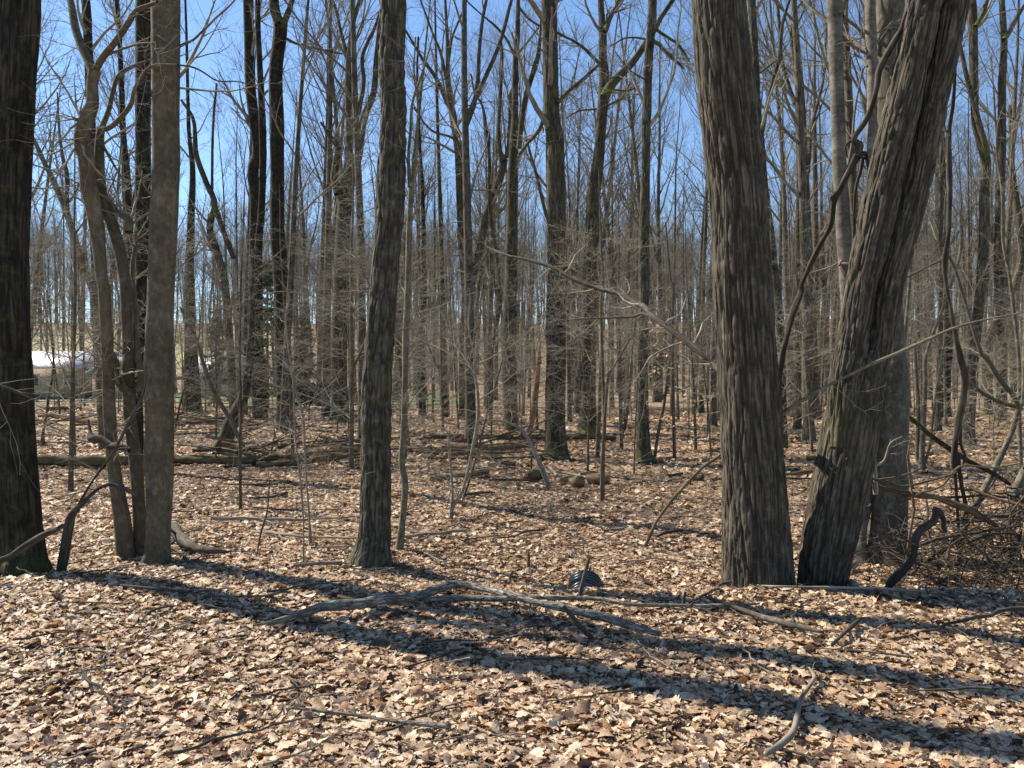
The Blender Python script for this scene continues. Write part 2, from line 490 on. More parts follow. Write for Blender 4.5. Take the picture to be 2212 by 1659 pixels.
def patch(name, x0, x1, y0, y1, mat, lift, nx=40, ny=24, wobble=3.):
    xs = np.linspace(0, 1, nx); ys = np.linspace(0, 1, ny)
    U, Vv = np.meshgrid(xs, ys)
    Y = y0 + (y1 - y0) * Vv + (wobble * (vnoise(U * 9, 2.2, 0, 21) - .5)) * (1 - Vv)
    X = x0 + (x1 - x0) * U + wobble * (vnoise(Vv * 6, 7.1, 0, 22) - .5) * U * 2
    Z = H(X, Y) + lift + .25 * sstep((Y - 60) / 60)
    i = np.arange(ny - 1)[:, None] * nx; j = np.arange(nx - 1)[None]
    Q = np.stack([i + j, i + j + 1, i + nx + j + 1, i + nx + j], -1).reshape(-1, 4)
    o = link(name, mesh(name, np.stack([X, Y, Z], -1).reshape(-1, 3), Q, None, mat))
    o['kind'] = 'structure'
    return o
patch('lawn', -46, -3.5, 51.5, 74, M['lawn'], .06)
patch('field', -100, -44, 112, 165, M['field'], .15, wobble=6)

# ------------------------------------------------------------------ house behind the left trees
def box(bm_list, x0, x1, y0, y1, z0, z1):
    V = np.array([[x, y, z] for z in (z0, z1) for y in (y0, y1) for x in (x0, x1)], float)
    Q = np.array([[0, 2, 3, 1], [4, 5, 7, 6], [0, 1, 5, 4], [2, 6, 7, 3], [0, 4, 6, 2], [1, 3, 7, 5]])
    bm_list.append((V, Q))
def boxes(name, L, mat, parent=None, origin=(0, 0, 0)):
    Vs, Qs, off = [], [], 0
    for V, Q in L:
        Vs.append(V - np.asarray(origin)); Qs.append(Q + off); off += len(V)
    return link(name, mesh(name, np.vstack(Vs), np.vstack(Qs), None, mat, smooth=False), parent)

def gable(name, x0, x1, y0, y1, ze, zr, th, mat, parent, along='x'):
    if along == 'x':
        prof = [(y0, ze), ((y0 + y1) / 2, zr), (y1, ze)]
        pts = lambda x: [(x, a, b) for a, b in prof] + [(x, a, b - th) for a, b in prof]
        V = np.array(pts(x0) + pts(x1), float)
    else:
        prof = [(x0, ze), ((x0 + x1) / 2, zr), (x1, ze)]
        pts = lambda y: [(a, y, b) for a, b in prof] + [(a, y, b - th) for a, b in prof]
        V = np.array(pts(y0) + pts(y1), float)
    Q = np.array([[0, 6, 7, 1], [1, 7, 8, 2], [3, 4, 10, 9], [4, 5, 11, 10], [0, 3, 9, 6], [2, 8, 11, 5], [0, 1, 4, 3], [1, 2, 5, 4], [6, 9, 10, 7], [7, 10, 11, 8]])
    return link(name, mesh(name, V, Q, None, mat, smooth=False), parent)

def build_house():
    gz = float(H(-31.5, 57))
    t = empty('house', (-31.5, 57, gz))
    tag(t, 'low tan house with pale metal roof behind the left trunks', 'house')
    w = []; box(w, -5.0, 3.4, 0, 7, .35, 2.25); boxes('wall', w, M['siding'], t)
    f = []; box(f, -5.05, 3.45, -.05, 7.05, -.4, .35); boxes('foundation', f, M['foundation'], t)
    gable('roof', -5.4, 3.7, -.6, 7.6, 2.35, 3.6, .14, M['roof'], t)
    # side wing with its gable towards us
    w2 = []; box(w2, 2.2, 5.4, 2.2 - 3.6, -.08, -.3, 2.0); boxes('wall', w2, M['siding'], t)
    gv = np.array([[2.2, -1.4, 2.0], [5.4, -1.4, 2.0], [3.8, -1.4, 2.9], [2.2, -1.28, 2.0], [5.4, -1.28, 2.0], [3.8, -1.28, 2.9]])
    link('gable', mesh('gable', gv, np.array([[0, 1, 4, 3], [1, 2, 5, 4], [2, 0, 3, 5]]), np.array([[0, 2, 1], [3, 4, 5]]), M['siding'], smooth=False), t)
    gable('roof', 1.9, 5.7, -1.8, -.1, 1.95, 3.05, .12, M['roof'], t, 'y')
    for x0 in (-3.4, -.6):
        fr = []; box(fr, x0, x0 + 1.1, -.05, -.003, .95, 1.85); fo = boxes('window', fr, M['trim'], t)
        gl = []; box(gl, x0 + .09, x0 + 1.01, -.062, -.052, 1.03, 1.77); boxes('pane', gl, M['glass'], fo)
build_house()
def build_shed():
    x, y = -24.6, 66
    gz = float(H(x, y))
    t = empty('shed', (x, y, gz))
    tag(t, 'small white shed with a pale pitched roof right of the smooth brown trunk', 'shed')
    w = []; box(w, -2.0, 2.0, 0, 3, -.2, 2.3); boxes('wall', w, M['trim'], t)
    gable('roof', -2.3, 2.3, -.3, 3.3, 2.3, 3.5, .1, M['roof'], t)
    d = []; box(d, -.5, .5, -.04, -.004, 0, 1.9); boxes('door', d, M['siding'], t)
build_shed()

# ------------------------------------------------------------------ leaf litter
def leaf_proto(rng, nt_, kind):
    """grid of nt_ cross rows x 3 columns, unit length along +y"""
    t = np.linspace(0, 1, nt_)
    if kind == 0:      # lobed oak leaf
        w = .30 * np.sin(np.pi * np.clip(t, .02, .98)) ** .6 * (1 + .26 * np.where(np.arange(nt_) % 2 == 1, 1, -1))
    elif kind == 1:    # plain beech leaf
        w = .25 * np.sin(np.pi * t) ** .8
    else:              # broad maple leaf
        w = .44 * np.sin(np.pi * np.clip(t, .02, .98)) ** .5 * (1 + .30 * np.where(np.arange(nt_) % 2 == 1, 1, -1) * (1 - t * .5))
    w = np.maximum(w, .012) * rng.uniform(.85, 1.15, nt_)
    sh = t + 0.10 * (np.arange(nt_) % 2) * (nt_ > 5)
    V = np.zeros((nt_, 3, 3))
    V[:, 1, 1] = t; sh = t + .04 * (np.arange(nt_) % 2) * (nt_ > 5); V[:, 0, 1] = np.minimum(sh, 1.0); V[:, 2, 1] = np.minimum(sh, 1.0)
    V[:, 0, 0] = -w; V[:, 2, 0] = w
    wild = rng.uniform() < .24
    fold = rng.normal(.2, .35) if not wild else rng.uniform(.6, 2.0) * (1 if rng.uniform() < .3 else -1); curl = rng.normal(.1, .3) if not wild else rng.uniform(-1.3, 1.5); tw = rng.normal(0, .4)
    x = V[..., 0]; y = V[..., 1] - .5
    z = fold * np.abs(x) ** 1.5 * 1.2 + curl * y * y + tw * x * y + rng.normal(size=x.shape) * .025
    z = z * min(1.0, .24 / max(z.max() - z.min(), 1e-6))
    V[..., 1] -= .5; V[..., 2] = z
    # roll the edges in
    V[..., 0] = x * (1 - .25 * np.abs(fold) * np.abs(x) / .4)
    i = np.arange(nt_ - 1)[:, None] * 3; j = np.arange(2)[None]
    Q = np.stack([i + j, i + j + 1, i + 3 + j + 1, i + 3 + j], -1).reshape(-1, 4)
    return V.reshape(-1, 3), Q

def euler_mats(rx, ry, rz):
    cx, sx, cy, sy, cz, sz = np.cos(rx), np.sin(rx), np.cos(ry), np.sin(ry), np.cos(rz), np.sin(rz)
    R = np.empty((len(rx), 3, 3))
    R[:, 0, 0] = cz * cy; R[:, 0, 1] = cz * sy * sx - sz * cx; R[:, 0, 2] = cz * sy * cx + sz * sx
    R[:, 1, 0] = sz * cy; R[:, 1, 1] = sz * sy * sx + cz * cx; R[:, 1, 2] = sz * sy * cx - cz * sx
    R[:, 2, 0] = -sy; R[:, 2, 1] = cy * sx; R[:, 2, 2] = cy * cx
    return R

def build_litter():
    rng = np.random.default_rng(5)
    # single leaves, each one its own piece, lying on top where they show largest
    protos = []
    for k in range(20):
        V, Q = leaf_proto(rng, 9 if k < 14 else 6, [0, 2, 0, 1, 2][k % 5])
        V = V * .1; V[:, 2] -= V[:, 2].min()
        protos.append(mesh('leaf', V, Q, None, M['leafobj']))
    src = {}
    for k in range(290):
        y = math.sqrt(rng.uniform(3.0 ** 2, 5.4 ** 2)); x = rng.uniform(-1, 1) * (.643 * y + .1)
        o = link('leaf', protos[k % 20], GROUND, (x, y, float(H(x, y)) + .014))
        src.setdefault(k % 20, o)
        o.rotation_euler = (rng.normal(0, .13), rng.normal(0, .13), rng.uniform(0, 6.28))
        s = rng.uniform(.5, 1.05); o.scale = (s, s, s)
    # the carpet: uncountable leaves set out on the terrain
    P, ROT, SCL, PK = [], [], [], []
    for y0, y1, dens, size, stack, margin in ((2.4, 5, 3600, .036, .026, 1.0), (5, 8, 2300, .038, .025, 1.0), (8, 14, 800, .047, .025, 1.4), (14, 26, 150, .08, .03, 2), (26, 48, 26, .13, .04, 3)):
        area = .643 * (y1 * y1 - y0 * y0) + 2 * margin * (y1 - y0)
        n = int(area * dens)
        y = np.sqrt(rng.uniform(y0 * y0, y1 * y1, n)); x = rng.uniform(-1, 1, n) * (.643 * y + margin)
        keep = rng.uniform(size=n) < (.6 + .7 * vnoise(x * 1.6, y * 1.6, 0, 31))
        x, y = x[keep], y[keep]; n = len(x)
        tl = np.where(rng.uniform(size=n) < .22, .5, .16)
        P.append(np.stack([x, y, H(x, y) + rng.uniform(0, 1, n) ** 1.6 * stack - .004], 1))
        ROT.append(np.stack([rng.normal(size=n) * tl, rng.normal(size=n) * tl, rng.uniform(0, 6.283, n)], 1))
        sc = size / .1 * rng.lognormal(-.08, .6, n).clip(.2, 2.3)
        SCL.append(np.stack([sc * rng.uniform(.8, 1.15, n), sc, sc * rng.uniform(.5, 1.6, n)], 1))
        PK.append((rng.uniform(size=n) * 20).astype(np.int32) if y1 < 15 else 14 + (rng.uniform(size=n) * 6).astype(np.int32))
    P, ROT, SCL, PK = map(np.concatenate, (P, ROT, SCL, PK))
    print('litter leaves', len(P))
    gn_instances('leaf_litter', P, ROT, SCL, PK, [[src[k]] for k in range(20)], GROUND)

def gn_instances(name, P, ROT, SCL, PK, sources, parent=None):
    n = len(P)
    me = bpy.data.meshes.new(name); me.vertices.add(n); me.vertices.foreach_set('co', P.astype(np.float32).ravel())
    me.attributes.new('pick', 'INT', 'POINT').data.foreach_set('value', PK.astype(np.int32))
    me.attributes.new('turn', 'FLOAT_VECTOR', 'POINT').data.foreach_set('vector', ROT.astype(np.float32).ravel())
    me.attributes.new('grow', 'FLOAT_VECTOR', 'POINT').data.foreach_set('vector', SCL.astype(np.float32).ravel())
    o = link(name, me, parent); o['kind'] = 'stuff'
    ng = bpy.data.node_groups.new(name, 'GeometryNodeTree')
    ng.interface.new_socket('Geometry', in_out='INPUT', socket_type='NodeSocketGeometry')
    ng.interface.new_socket('Geometry', in_out='OUTPUT', socket_type='NodeSocketGeometry')
    gi = ng.nodes.new('NodeGroupInput'); go = ng.nodes.new('NodeGroupOutput'); jn = ng.nodes.new('GeometryNodeJoinGeometry')
    def attr(nm, ty):
        q = ng.nodes.new('GeometryNodeInputNamedAttribute'); q.data_type = ty; q.inputs['Name'].default_value = nm
        return next(z for z in q.outputs if z.enabled)
    pk, tn, gw = attr('pick', 'INT'), attr('turn', 'FLOAT_VECTOR'), attr('grow', 'FLOAT_VECTOR')
    for k, obs in enumerate(sources):
        for ob in obs:
            oi = ng.nodes.new('GeometryNodeObjectInfo'); oi.inputs['Object'].default_value = ob; oi.transform_space = 'ORIGINAL'
            ip = ng.nodes.new('GeometryNodeInstanceOnPoints')
            cp = ng.nodes.new('FunctionNodeCompare'); cp.data_type = 'INT'; cp.operation = 'EQUAL'
            ins = [z for z in cp.inputs if z.enabled]; ng.links.new(pk, ins[0]); ins[1].default_value = k
            ng.links.new(gi.outputs[0], ip.inputs['Points']); ng.links.new(cp.outputs[0], ip.inputs['Selection'])
            ng.links.new(oi.outputs['Geometry'], ip.inputs['Instance']); ng.links.new(tn, ip.inputs['Rotation']); ng.links.new(gw, ip.inputs['Scale'])
            ng.links.new(ip.outputs[0], jn.inputs[0])
    ng.links.new(jn.outputs[0], go.inputs[0])
    md = o.modifiers.new(name, 'NODES'); md.node_group = ng
    return o
build_litter()

# ------------------------------------------------------------------ traced trees
def bark_disp(rest, R, L, kind, seed, base_flare, lobes):
    x, y, z = rest[..., 0], rest[..., 1], rest[..., 2]
    th = np.arctan2(y, x)
    g = np.zeros_like(x); d = np.zeros_like(x)
    if kind == 'furrow':
        wx = vnoise(x * 8, y * 8, z * 1.5, seed) * .05
        n = vnoise((x + wx) * 30, (y + wx) * 30, z * 2.6, seed + 1)
        r = np.abs(2 * n - 1)
        g = 1 - sstep(r / .34)
        n2 = vnoise(x * 24, y * 24, z * 16, seed + 2)
        g = np.maximum(g, .7 * (1 - sstep(np.abs(2 * n2 - 1) / .16)))
        d = -.017 * g + .006 * (vnoise(x * 55, y * 55, z * 14, seed + 3) - .5)
    elif kind in ('scaly',):
        wx = vnoise(x * 6, y * 6, z * 4, seed) * .07
        n = vnoise((x + wx) * 26, (y + wx) * 26, z * 3.2, seed + 1)
        r = np.abs(2 * n - 1)
        g = 1 - sstep(r / .3)
        n2 = vnoise(x * 12, y * 12, z * 11, seed + 2)
        g = np.maximum(g, 1 - sstep(np.abs(2 * n2 - 1) / .16))
        saw = (z * 6 + 2.5 * vnoise(x * 9, y * 9, z * 2, seed + 4)) % 1.0
        d = -.011 * g + .005 * saw * (1 - g) + .006 * (vnoise(x * 5, y * 5, z * 3, seed + 5) - .5)
    elif kind in ('mid', 'dark', 'moss'):
        n = vnoise(x * 26, y * 26, z * 2.2, seed + 1)
        g = 1 - sstep(np.abs(2 * n - 1) / .4)
        d = -.009 * g
    else:
        d = .006 * (vnoise(x * 9, y * 9, z * 3, seed) - .5) + .003 * (vnoise(x * 25, y * 25, z * 9, seed + 1) - .5)
    # undulation and root flare
    d = d + R[:, None] * (.04 if kind == 'furrow' else .10) * (vnoise(np.cos(th) * 1.4 + 5, np.sin(th) * 1.4 + 5, z * 1.1, seed + 7) - .5)
    fl = np.exp(-np.maximum(z - .28, 0) / .16)
    d = d + R[:, None] * base_flare * fl * (.35 + .65 * np.cos(th * lobes + seed) ** 2)
    return d, g

def trunk_mesh(name, P, R, mat, kind, S, origin, seed, flare=.25, lobes=2.5, cap_top=False):
    P3, R3 = P[None], R[None]
    t, u, v = frames(P3)
    th = np.arange(S) * 2 * math.pi / S
    c, s = np.cos(th), np.sin(th)
    L = np.concatenate([[0], np.cumsum(np.linalg.norm(np.diff(P, axis=0), axis=1))])
    rest = np.stack([R[:, None] * c, R[:, None] * s, np.repeat(L[:, None], S, 1)], -1)
    d, g = bark_disp(rest, R, L, kind, seed, flare, lobes)
    rr = R[:, None] + d
    V = P[:, None, :] + rr[..., None] * (u[0][:, None, :] * c[None, :, None] + v[0][:, None, :] * s[None, :, None])
    n = len(P)
    i = np.arange(n - 1)[:, None] * S; j = np.arange(S)[None]; j2 = (j + 1) % S
    Q = np.stack([i + j, i + j2, i + S + j2, i + S + j], -1).reshape(-1, 4)
    V = V.reshape(-1, 3) - np.asarray(origin); rest = rest.reshape(-1, 3); g = g.ravel(); TR = None
    if cap_top:
        k = len(V); jag = np.random.default_rng(seed).uniform(-.5, 1.2, S) * R[-1]
        V[k - S:, 2] += jag
        V = np.vstack([V, V[k - S:].mean(0)]); rest = np.vstack([rest, rest[-1]]); g = np.append(g, .5)
        j = np.arange(S); TR = np.stack([np.full(S, k), k - S + j, k - S + (j + 1) % S], 1)
    return mesh(name, V, Q, TR, mat, attrs={'rest': ('FLOAT_VECTOR', 'POINT', rest), 'groove': ('FLOAT', 'POINT', g)})

def px_path(tr, d0, dd=0.):
    """traced points at depth d0 (growing by dd towards the end) -> world path with radius"""
    k = len(tr); out = []
    for i, (x, y, w) in enumerate(tr):
        d = d0 + dd * i / max(k - 1, 1)
        p = at_depth(x, y, d)
        out.append((p[0], p[1], p[2], max(w * .5 / FPX * d, .0015)))
    return np.array(out)

def wood_batch(P4, n, S):
    A = resample(P4, n)
    return A[:, :3], A[:, 3]

STEMS = []     # (px at mid height, depth) of traced trees

def tree(name, label, cat, stems, mat, kind='mid', d=None, S=28, row=.05, limbs=(), ext=0., crown=0, twigs=0, flare=.25, lobes=2.5,
         seed=1, group=None, limb_mat=None, twig_len=(.3, .9), low=0, cap_top=False, tw_mat='twig', wig=.01, twig_part='twigs', rooted=True):
    """stems[0] starts at the foot.  stems / limbs: (trace, depth change[, start depth])"""
    rng = np.random.default_rng(seed)
    tr0 = T(stems[0][0]) if isinstance(stems[0][0], str) else stems[0][0]
    if d is None:
        foot = at(tr0[0][0], tr0[0][1]); d = foot[1]
    foot = at_depth(tr0[0][0], tr0[0][1], d)
    gz = float(H(foot[0], foot[1]))
    root = empty(name, (foot[0], foot[1], gz))
    tag(root, label, cat, group)
    org = (foot[0], foot[1], gz)
    STEMS.append((tr0[0][0], d))
    allP = []; grown = []
    for k, st in enumerate(stems):
        tr = T(st[0]) if isinstance(st[0], str) else st[0]
        dd = st[1] if len(st) > 1 else 0.
        d0 = st[2] if len(st) > 2 else d
        P4 = px_path(tr, d0, dd)
        if k == 0 and rooted:
            dir0 = P4[1] - P4[0]
            b = P4[0].copy(); drop = b[2] - gz + .28
            if drop > 0:
                sl = dir0[:2] / max(dir0[2], .2) * drop
                b[0] -= sl[0]; b[1] -= sl[1]; b[2] -= drop
                P4 = np.vstack([b, P4])
        grown.append(not ext or tr[-1][1] < 40)
        if ext > 0 and tr[-1][1] < 40:
            e = P4[-1]; pv = P4[-2] if len(P4) > 1 else P4[-1]
            di = (e - pv)[:3]; di /= np.linalg.norm(di)
            ex = []
            for q in (.06, .14, .3, .6, 1):
                pt = e.copy(); pt[:3] += di * ext * q + rng.normal(size=3) * .12 * q * np.array([1, 1, 0]); pt[:2] -= di[:2] * ext * q * q * .35; pt[3] = e[3] * (1 - .7 * q); ex.append(pt)
            P4 = np.vstack([P4, ex])
        Ltot = np.linalg.norm(np.diff(P4[:, :3], axis=0), axis=1).sum()
        # rows dense where seen, coarse above
        n = int(np.clip(Ltot / row, 12, 420))
        A = resample(P4, n)
        if wig: A[:, :2] += wig * (np.stack([vnoise(A[:, 2] * 1.7, seed, 0, 1), vnoise(A[:, 2] * 1.7, seed, 0, 2)], 1) - .5) * np.linspace(0, 1, n)[:, None].clip(0, .3) * 3
        me = trunk_mesh('trunk', A[:, :3], A[:, 3], M[mat], kind, S, org, seed * 13 + k, flare if k == 0 else 0, lobes, cap_top and k == 0)
        link('trunk' if k == 0 else 'stem', me, root)
        allP.append(resample(A, 24))
    tw = []
    for st in limbs:
        tr = T(st[0]); dd = st[1] if len(st) > 1 else 0.; d0 = st[2] if len(st) > 2 else d
        P4 = px_path(tr, d0, dd)
        A = resample(P4, max(10, 4 * len(tr)))
        nn = len(A)
        A[:, :3] += (np.stack([vnoise(np.arange(nn) * .45, seed * 3.3 + c, tr[0][0], 5) for c in range(3)], 1) - .5) * A[:, 3:4] * 1.0
        link('limb', tube_mesh('limb', [(A[:, :3], A[:, 3], 9)], M[limb_mat or mat], org), root)
        allP.append(resample(A, 24))
        tw.append(resample(A, 24))
    batches = []
    if crown:
        base = np.stack([a for a, gq in zip(allP[:len(stems)], grown) if gq] or allP[:1])
        P, R = base[..., :3], base[..., 3]
        s0 = .45 if ext else .3
        c1, r1 = sprout(P, R, rng, crown, (1.6, 4.0), (25, 60), (s0, 1), .10, 0, .10, 7, .42, .006)
        c2, r2 = sprout(c1, r1, rng, 5, (.7, 1.9), (25, 60), (.2, 1), .06, 0, .14, 5, .55, .003)
        c3, r3 = sprout(c2, r2, rng, 4, (.35, .9), (25, 65), (.15, 1), .03, 0, .16, 4, .55, .0022)
        batches += [(c1, r1, 5), (c2, r2, 4), (c3, r3, 3)]
    if twigs and tw:
        base = np.stack(tw); P, R = base[..., :3], base[..., 3]
        c1, r1 = sprout(P, R, rng, twigs, twig_len, (30, 70), (.12, 1), .05, .2, .16, 6, .45, .0022)
        c2, r2 = sprout(c1, r1, rng, 4, (twig_len[0] * .5, twig_len[1] * .5), (30, 65), (.15, 1), .02, .2, .16, 4, .6, .0016)
        batches += [(c1, r1, 4), (c2, r2, 3)]
    if low:
        base = np.stack(allP[:len(stems)]); P, R = base[..., :3], base[..., 3]
        c1, r1 = sprout(P, R, rng, low, twig_len, (55, 95), (.12, .85), .03, .6, .14, 7, .12, .0025)
        r1 = np.minimum(r1, .007)
        c2, r2 = sprout(c1, r1, rng, 5, (twig_len[0] * .4, twig_len[1] * .5), (30, 60), (.2, 1), .0, .7, .14, 4, .6, .0016)
        c3, r3 = sprout(c2, r2, rng, 2, (.06, .22), (30, 60), (.2, 1), .0, .6, .14, 3, .7, .0013)
        batches += [(c1, r1, 4), (c2, r2, 3), (c3, r3, 3)]
    if batches:
        o = link(twig_part, tube_mesh(twig_part, batches, M[tw_mat], org), root)
        o['kind'] = 'stuff'
    return root

# --- nearest trunks
tree('oak_tree', 'massive straight trunk with deeply furrowed bark, right of the centre', 'tree',
     [("c6 410 1640 392; 400 1400 372; 382 1000 336; 355 500 320; c3 328 1659 315; 290 1000 300; 235 500 310; 192 0 287", .0)],
     'furrow', 'furrow', wig=0, d=6.45, S=230, row=.026, ext=10, flare=.0, seed=3, crown=8, limb_mat='brush',
     limbs=[("c6 330 500 38; 200 435 38; 120 370 36; 40 290 34; c5 1700 150 30; 1640 90 28; c2 1600 1640 28; 1500 1590 25; 1300 1530 22; 1100 1430 18; 900 1380 14; 780 1330 11", 4.0, 6.45),
            ("c6 320 470 24; 200 420 24; c5 1800 240 20; 1640 130 16; 1560 145 13; 1300 155 9; 1200 160 6", 2.0, 6.6)], twigs=14, twig_len=(.25, .8))
tree('twin_oak_tree', 'leaning furrowed trunk splitting into two parallel stems, rightmost of the big trunks', 'tree',
     [("c6 738 1660 240; 780 1400 280; 860 1000 298; 912 700 290; 950 480 250; 975 330 180", .05),
      ("c6 850 850 150; 868 650 170; 882 480 176; 912 300 168; 960 0 160; c3 1020 1300 184; 1085 1000 192; 1202 500 182; 1307 0 182", .15, 6.44),
      ("c6 945 850 150; 985 650 160; 1020 480 150; 1060 300 152; 1108 0 158; c3 1182 1300 150; 1258 1000 156; 1366 500 152; 1470 0 154", .15, 6.52)],
     'furrow', 'furrow', wig=0, d=6.5, S=190, row=.028, ext=8, flare=.0, seed=5, crown=5)
tree('scaly_barked_tree', 'rough dark trunk with cracked plated bark, alone at centre left', 'tree',
     [("c5 157 1475 205; 165 1430 188; 178 1300 172; 186 1000 164; 195 500 160; 228 0 146; c2 232 1659 147; 258 1200 150; 268 1000 158; 282 700 142; 272 350 140; 278 0 142", .1)],
     'scaly', 'scaly', S=150, row=.028, ext=11, flare=.3, lobes=2, seed=8, crown=10, low=3, twig_len=(.3, .8))
tree('smooth_barked_tree', 'thick smooth brown trunk, tallest stem of the left clump', 'tree',
     [("c4 850 1475 138; 853 1400 118; 858 1200 126; 862 900 142; 862 500 150; 862 200 140; c1 865 1659 132; 880 1300 140; 895 900 145; 893 600 140; 895 0 150", .1)],
     'smooth', 'smooth', S=72, row=.05, ext=10, flare=.22, lobes=1.5, seed=9, crown=9, low=5, twig_len=(.3, 1.0),
     limbs=[("c1 970 250 16; 1040 215 14; 1130 130 12; 1230 40 10; 1280 -10 9", 1.0), ("c1 820 368 9; 790 380 8; 760 420 7; 740 470 5", -.4),
            ("c1 960 350 10; 1060 370 10; 1170 435 8; 1290 440 7; 1390 480 5; 1460 580 5", .8)], twigs=5)
tree('forked_tree', 'crooked knobby stem forking high up, between the far left trunk and the smooth trunk', 'tree',
     [("c4 680 1455 92; 660 1250 86; 620 1000 66; 595 700 62; 580 300 62; 565 0 60; c1 552 1500 60; 520 1200 74; 480 1000 84; 465 850 80; 440 760 78; 465 650 80; 500 560 66; 498 460 58; 512 385 66", .0),
      ("c1 512 400 50; 470 310 46; 430 220 42; 405 140 40; 392 60 38; 378 -10 34", .4),
      ("c1 510 390 40; 555 310 38; 620 230 34; 690 130 30; 735 60 26; 800 30 20; 850 10 16", -.4)],
     'smooth', 'smooth', S=44, row=.04, ext=0, flare=.1, seed=10, twigs=8, low=6,
     limbs=[("c1 470 660 40; 430 655 26; 390 632 10", -.1), ("c1 445 770 50; 420 760 30; 402 742 8", -.1),
            ("c1 560 310 16; 640 270 14; 740 240 12; 845 228 7", -.6)])
tree('crooked_tree', 'dark crooked stem with curving branches, hard against the smooth brown trunk', 'tree',
     [("c4 765 1440 80; 752 1200 66; 735 950 66; 705 700 66; 695 500 58; 690 300 56; 680 0 60; c1 672 1500 60; 645 1350 58; 600 1200 56; 560 1120 60; 535 980 60; 535 800 46; 545 690 40", .1),
      ("c1 545 700 32; 590 690 28; 650 640 26; 710 560 24; 728 480 20; 790 380 16; 850 350 12; 960 350 10", -.5),
      ("c1 550 690 28; 590 590 26; 615 480 24; 650 400 20; 740 350 15; 820 320 10", .3)],
     'smooth', 'smooth', S=36, row=.04, flare=.1, seed=12, twigs=7, low=5,
     limbs=[("c4 690 500 50; 660 530 44; 640 490 40; 615 340 34", .1), ("c1 690 1250 46; 690 1180 40; 620 1130 34; 570 1060 30", .15),
            ("c1 545 760 16; 620 900 12; 680 1000 10", .5), ("c4 760 560 40; 745 300 36; 720 0 30; c1 715 1500 26; 735 1250 20", .4)])
tree('dark_tree', 'huge dark trunk cut off by the left edge of the photo', 'tree',
     [("c0 46 1236 116; 46 1190 94; 33 1000 86; 24 850 84; 16 600 84; 18 400 86; 27 200 88; 35 0 92", 0.3)],
     'dark', 'dark', S=120, row=.04, ext=9, flare=.05, lobes=2, seed=14, crown=8, low=7, twig_len=(.4, 1.2),
     limbs=[("c4 -60 500 14; 20 520 13; 110 560 10; 210 600 6", .0, 6.0)], twigs=4)
tree('grey_tree', 'grey trunk directly behind the leaning twin trunk', 'tree',
     [("c12 300 1340 260; 305 1150 228; 318 900 216; 335 600 190; 350 300 180; c6 1140 300 120; 1120 0 120; c11 220 1500 170; 215 900 160; 200 500 165; 200 250 140; 215 0 150", .5)],
     'grey', 'smooth', S=64, row=.05, ext=9, flare=.15, seed=16, crown=8, low=2)
tree('grey_tree', 'slim light grey stem beside a thicker grey trunk, upper left of the leaning twin trunk', 'tree',
     [("c12 160 1350 70; 150 1200 62; 170 1000 62; 180 700 60; c11 130 1500 60; 110 1000 58; 105 700 56; 108 400 56; 100 100 60; 98 -10 60", .4)],
     'pale', 'smooth', S=30, row=.08, ext=6, seed=17, flare=.2, crown=5,
     limbs=[("c11 80 380 14; 40 330 13; 0 290 11; c3 860 100 9", .5)], twigs=6)
tree('pale_tree', 'light grey-brown ringed trunk standing between the two big right trunks', 'tree',
     [("c12 -10 1335 70; 0 1000 72; 0 600 72; c6 890 200 70; c3 885 1500 78; 870 1300 78; 860 1100 74; 845 900 74; 835 500 72; 828 250 76; 820 0 84", .0)],
     'pale', 'smooth', d=8.2, S=36, row=.06, ext=8, seed=18, flare=.1, crown=6,
     limbs=[("c3 862 200 22; 920 250 18; 990 290 14", .4), ("c3 865 90 20; 920 130 16; 990 200 12", .4), ("c3 885 940 16; 910 800 14; 930 600 12; 970 370 9", .3), ("c3 870 1400 26; 850 1420 18; 846 1432 10", -.15)], twigs=4)

# --- vines
tree('wild_vine', 'thick dark vine climbing crookedly from the furrowed trunk to the leaning twin trunk', 'vine',
     [("c6 520 900 40; 512 600 36; 525 450 36; 550 300 34; 590 130 34; 640 0 34; c3 640 1530 32; 730 1350 32; 800 1220 32; 818 1100 32; 850 1030 34; 910 920 38; 945 850 44; 960 780 48; 935 745 34; 1000 640 38; 1050 480 34; 1062 380 34; 1110 280 34; 1180 150 32; 1205 70 28", -.3)],
     'brush', 'mid', d=6.9, S=16, row=.03, flare=0, seed=19, wig=.03,
     limbs=[("c3 945 850 34; 985 830 22; 1000 900 14; 1000 960 8", .2, 6.7), ("c3 975 850 20; 955 950 18; 930 1050 14; 925 1200 12; 920 1400 9; 900 1500 7", .3, 6.8),
            ("c3 940 750 24; 900 770 16; 880 800 12; 890 850 7", .1, 6.7), ("c3 850 1030 24; 805 1060 20; 800 1080 14", 0, 6.75)])
tree('wild_vine', 'dark vine hanging from the right side of the leaning twin trunk', 'vine',
     [("c12 730 940 26; 715 700 40; 735 500 42; 775 300 44; 775 200 44; 740 50 40; c6 1435 0 22; c11 525 1500 34; 545 1300 32; 548 1000 30; 545 780 30; 575 600 28; 585 450 26; 590 300 22; 610 200 16", -.8)],
     'brush', 'mid', d=7.6, S=14, row=.04, flare=0, seed=20, wig=.02,
     limbs=[("c12 745 700 22; 755 850 24; 785 1000 22; 790 1180 18", .0, 7.6), ("c12 760 400 18; 755 600 18; 785 700 16; 765 760 10", .0, 7.5),
            ("c11 548 780 16; 520 720 12; 525 600 8", .1, 7.0)])

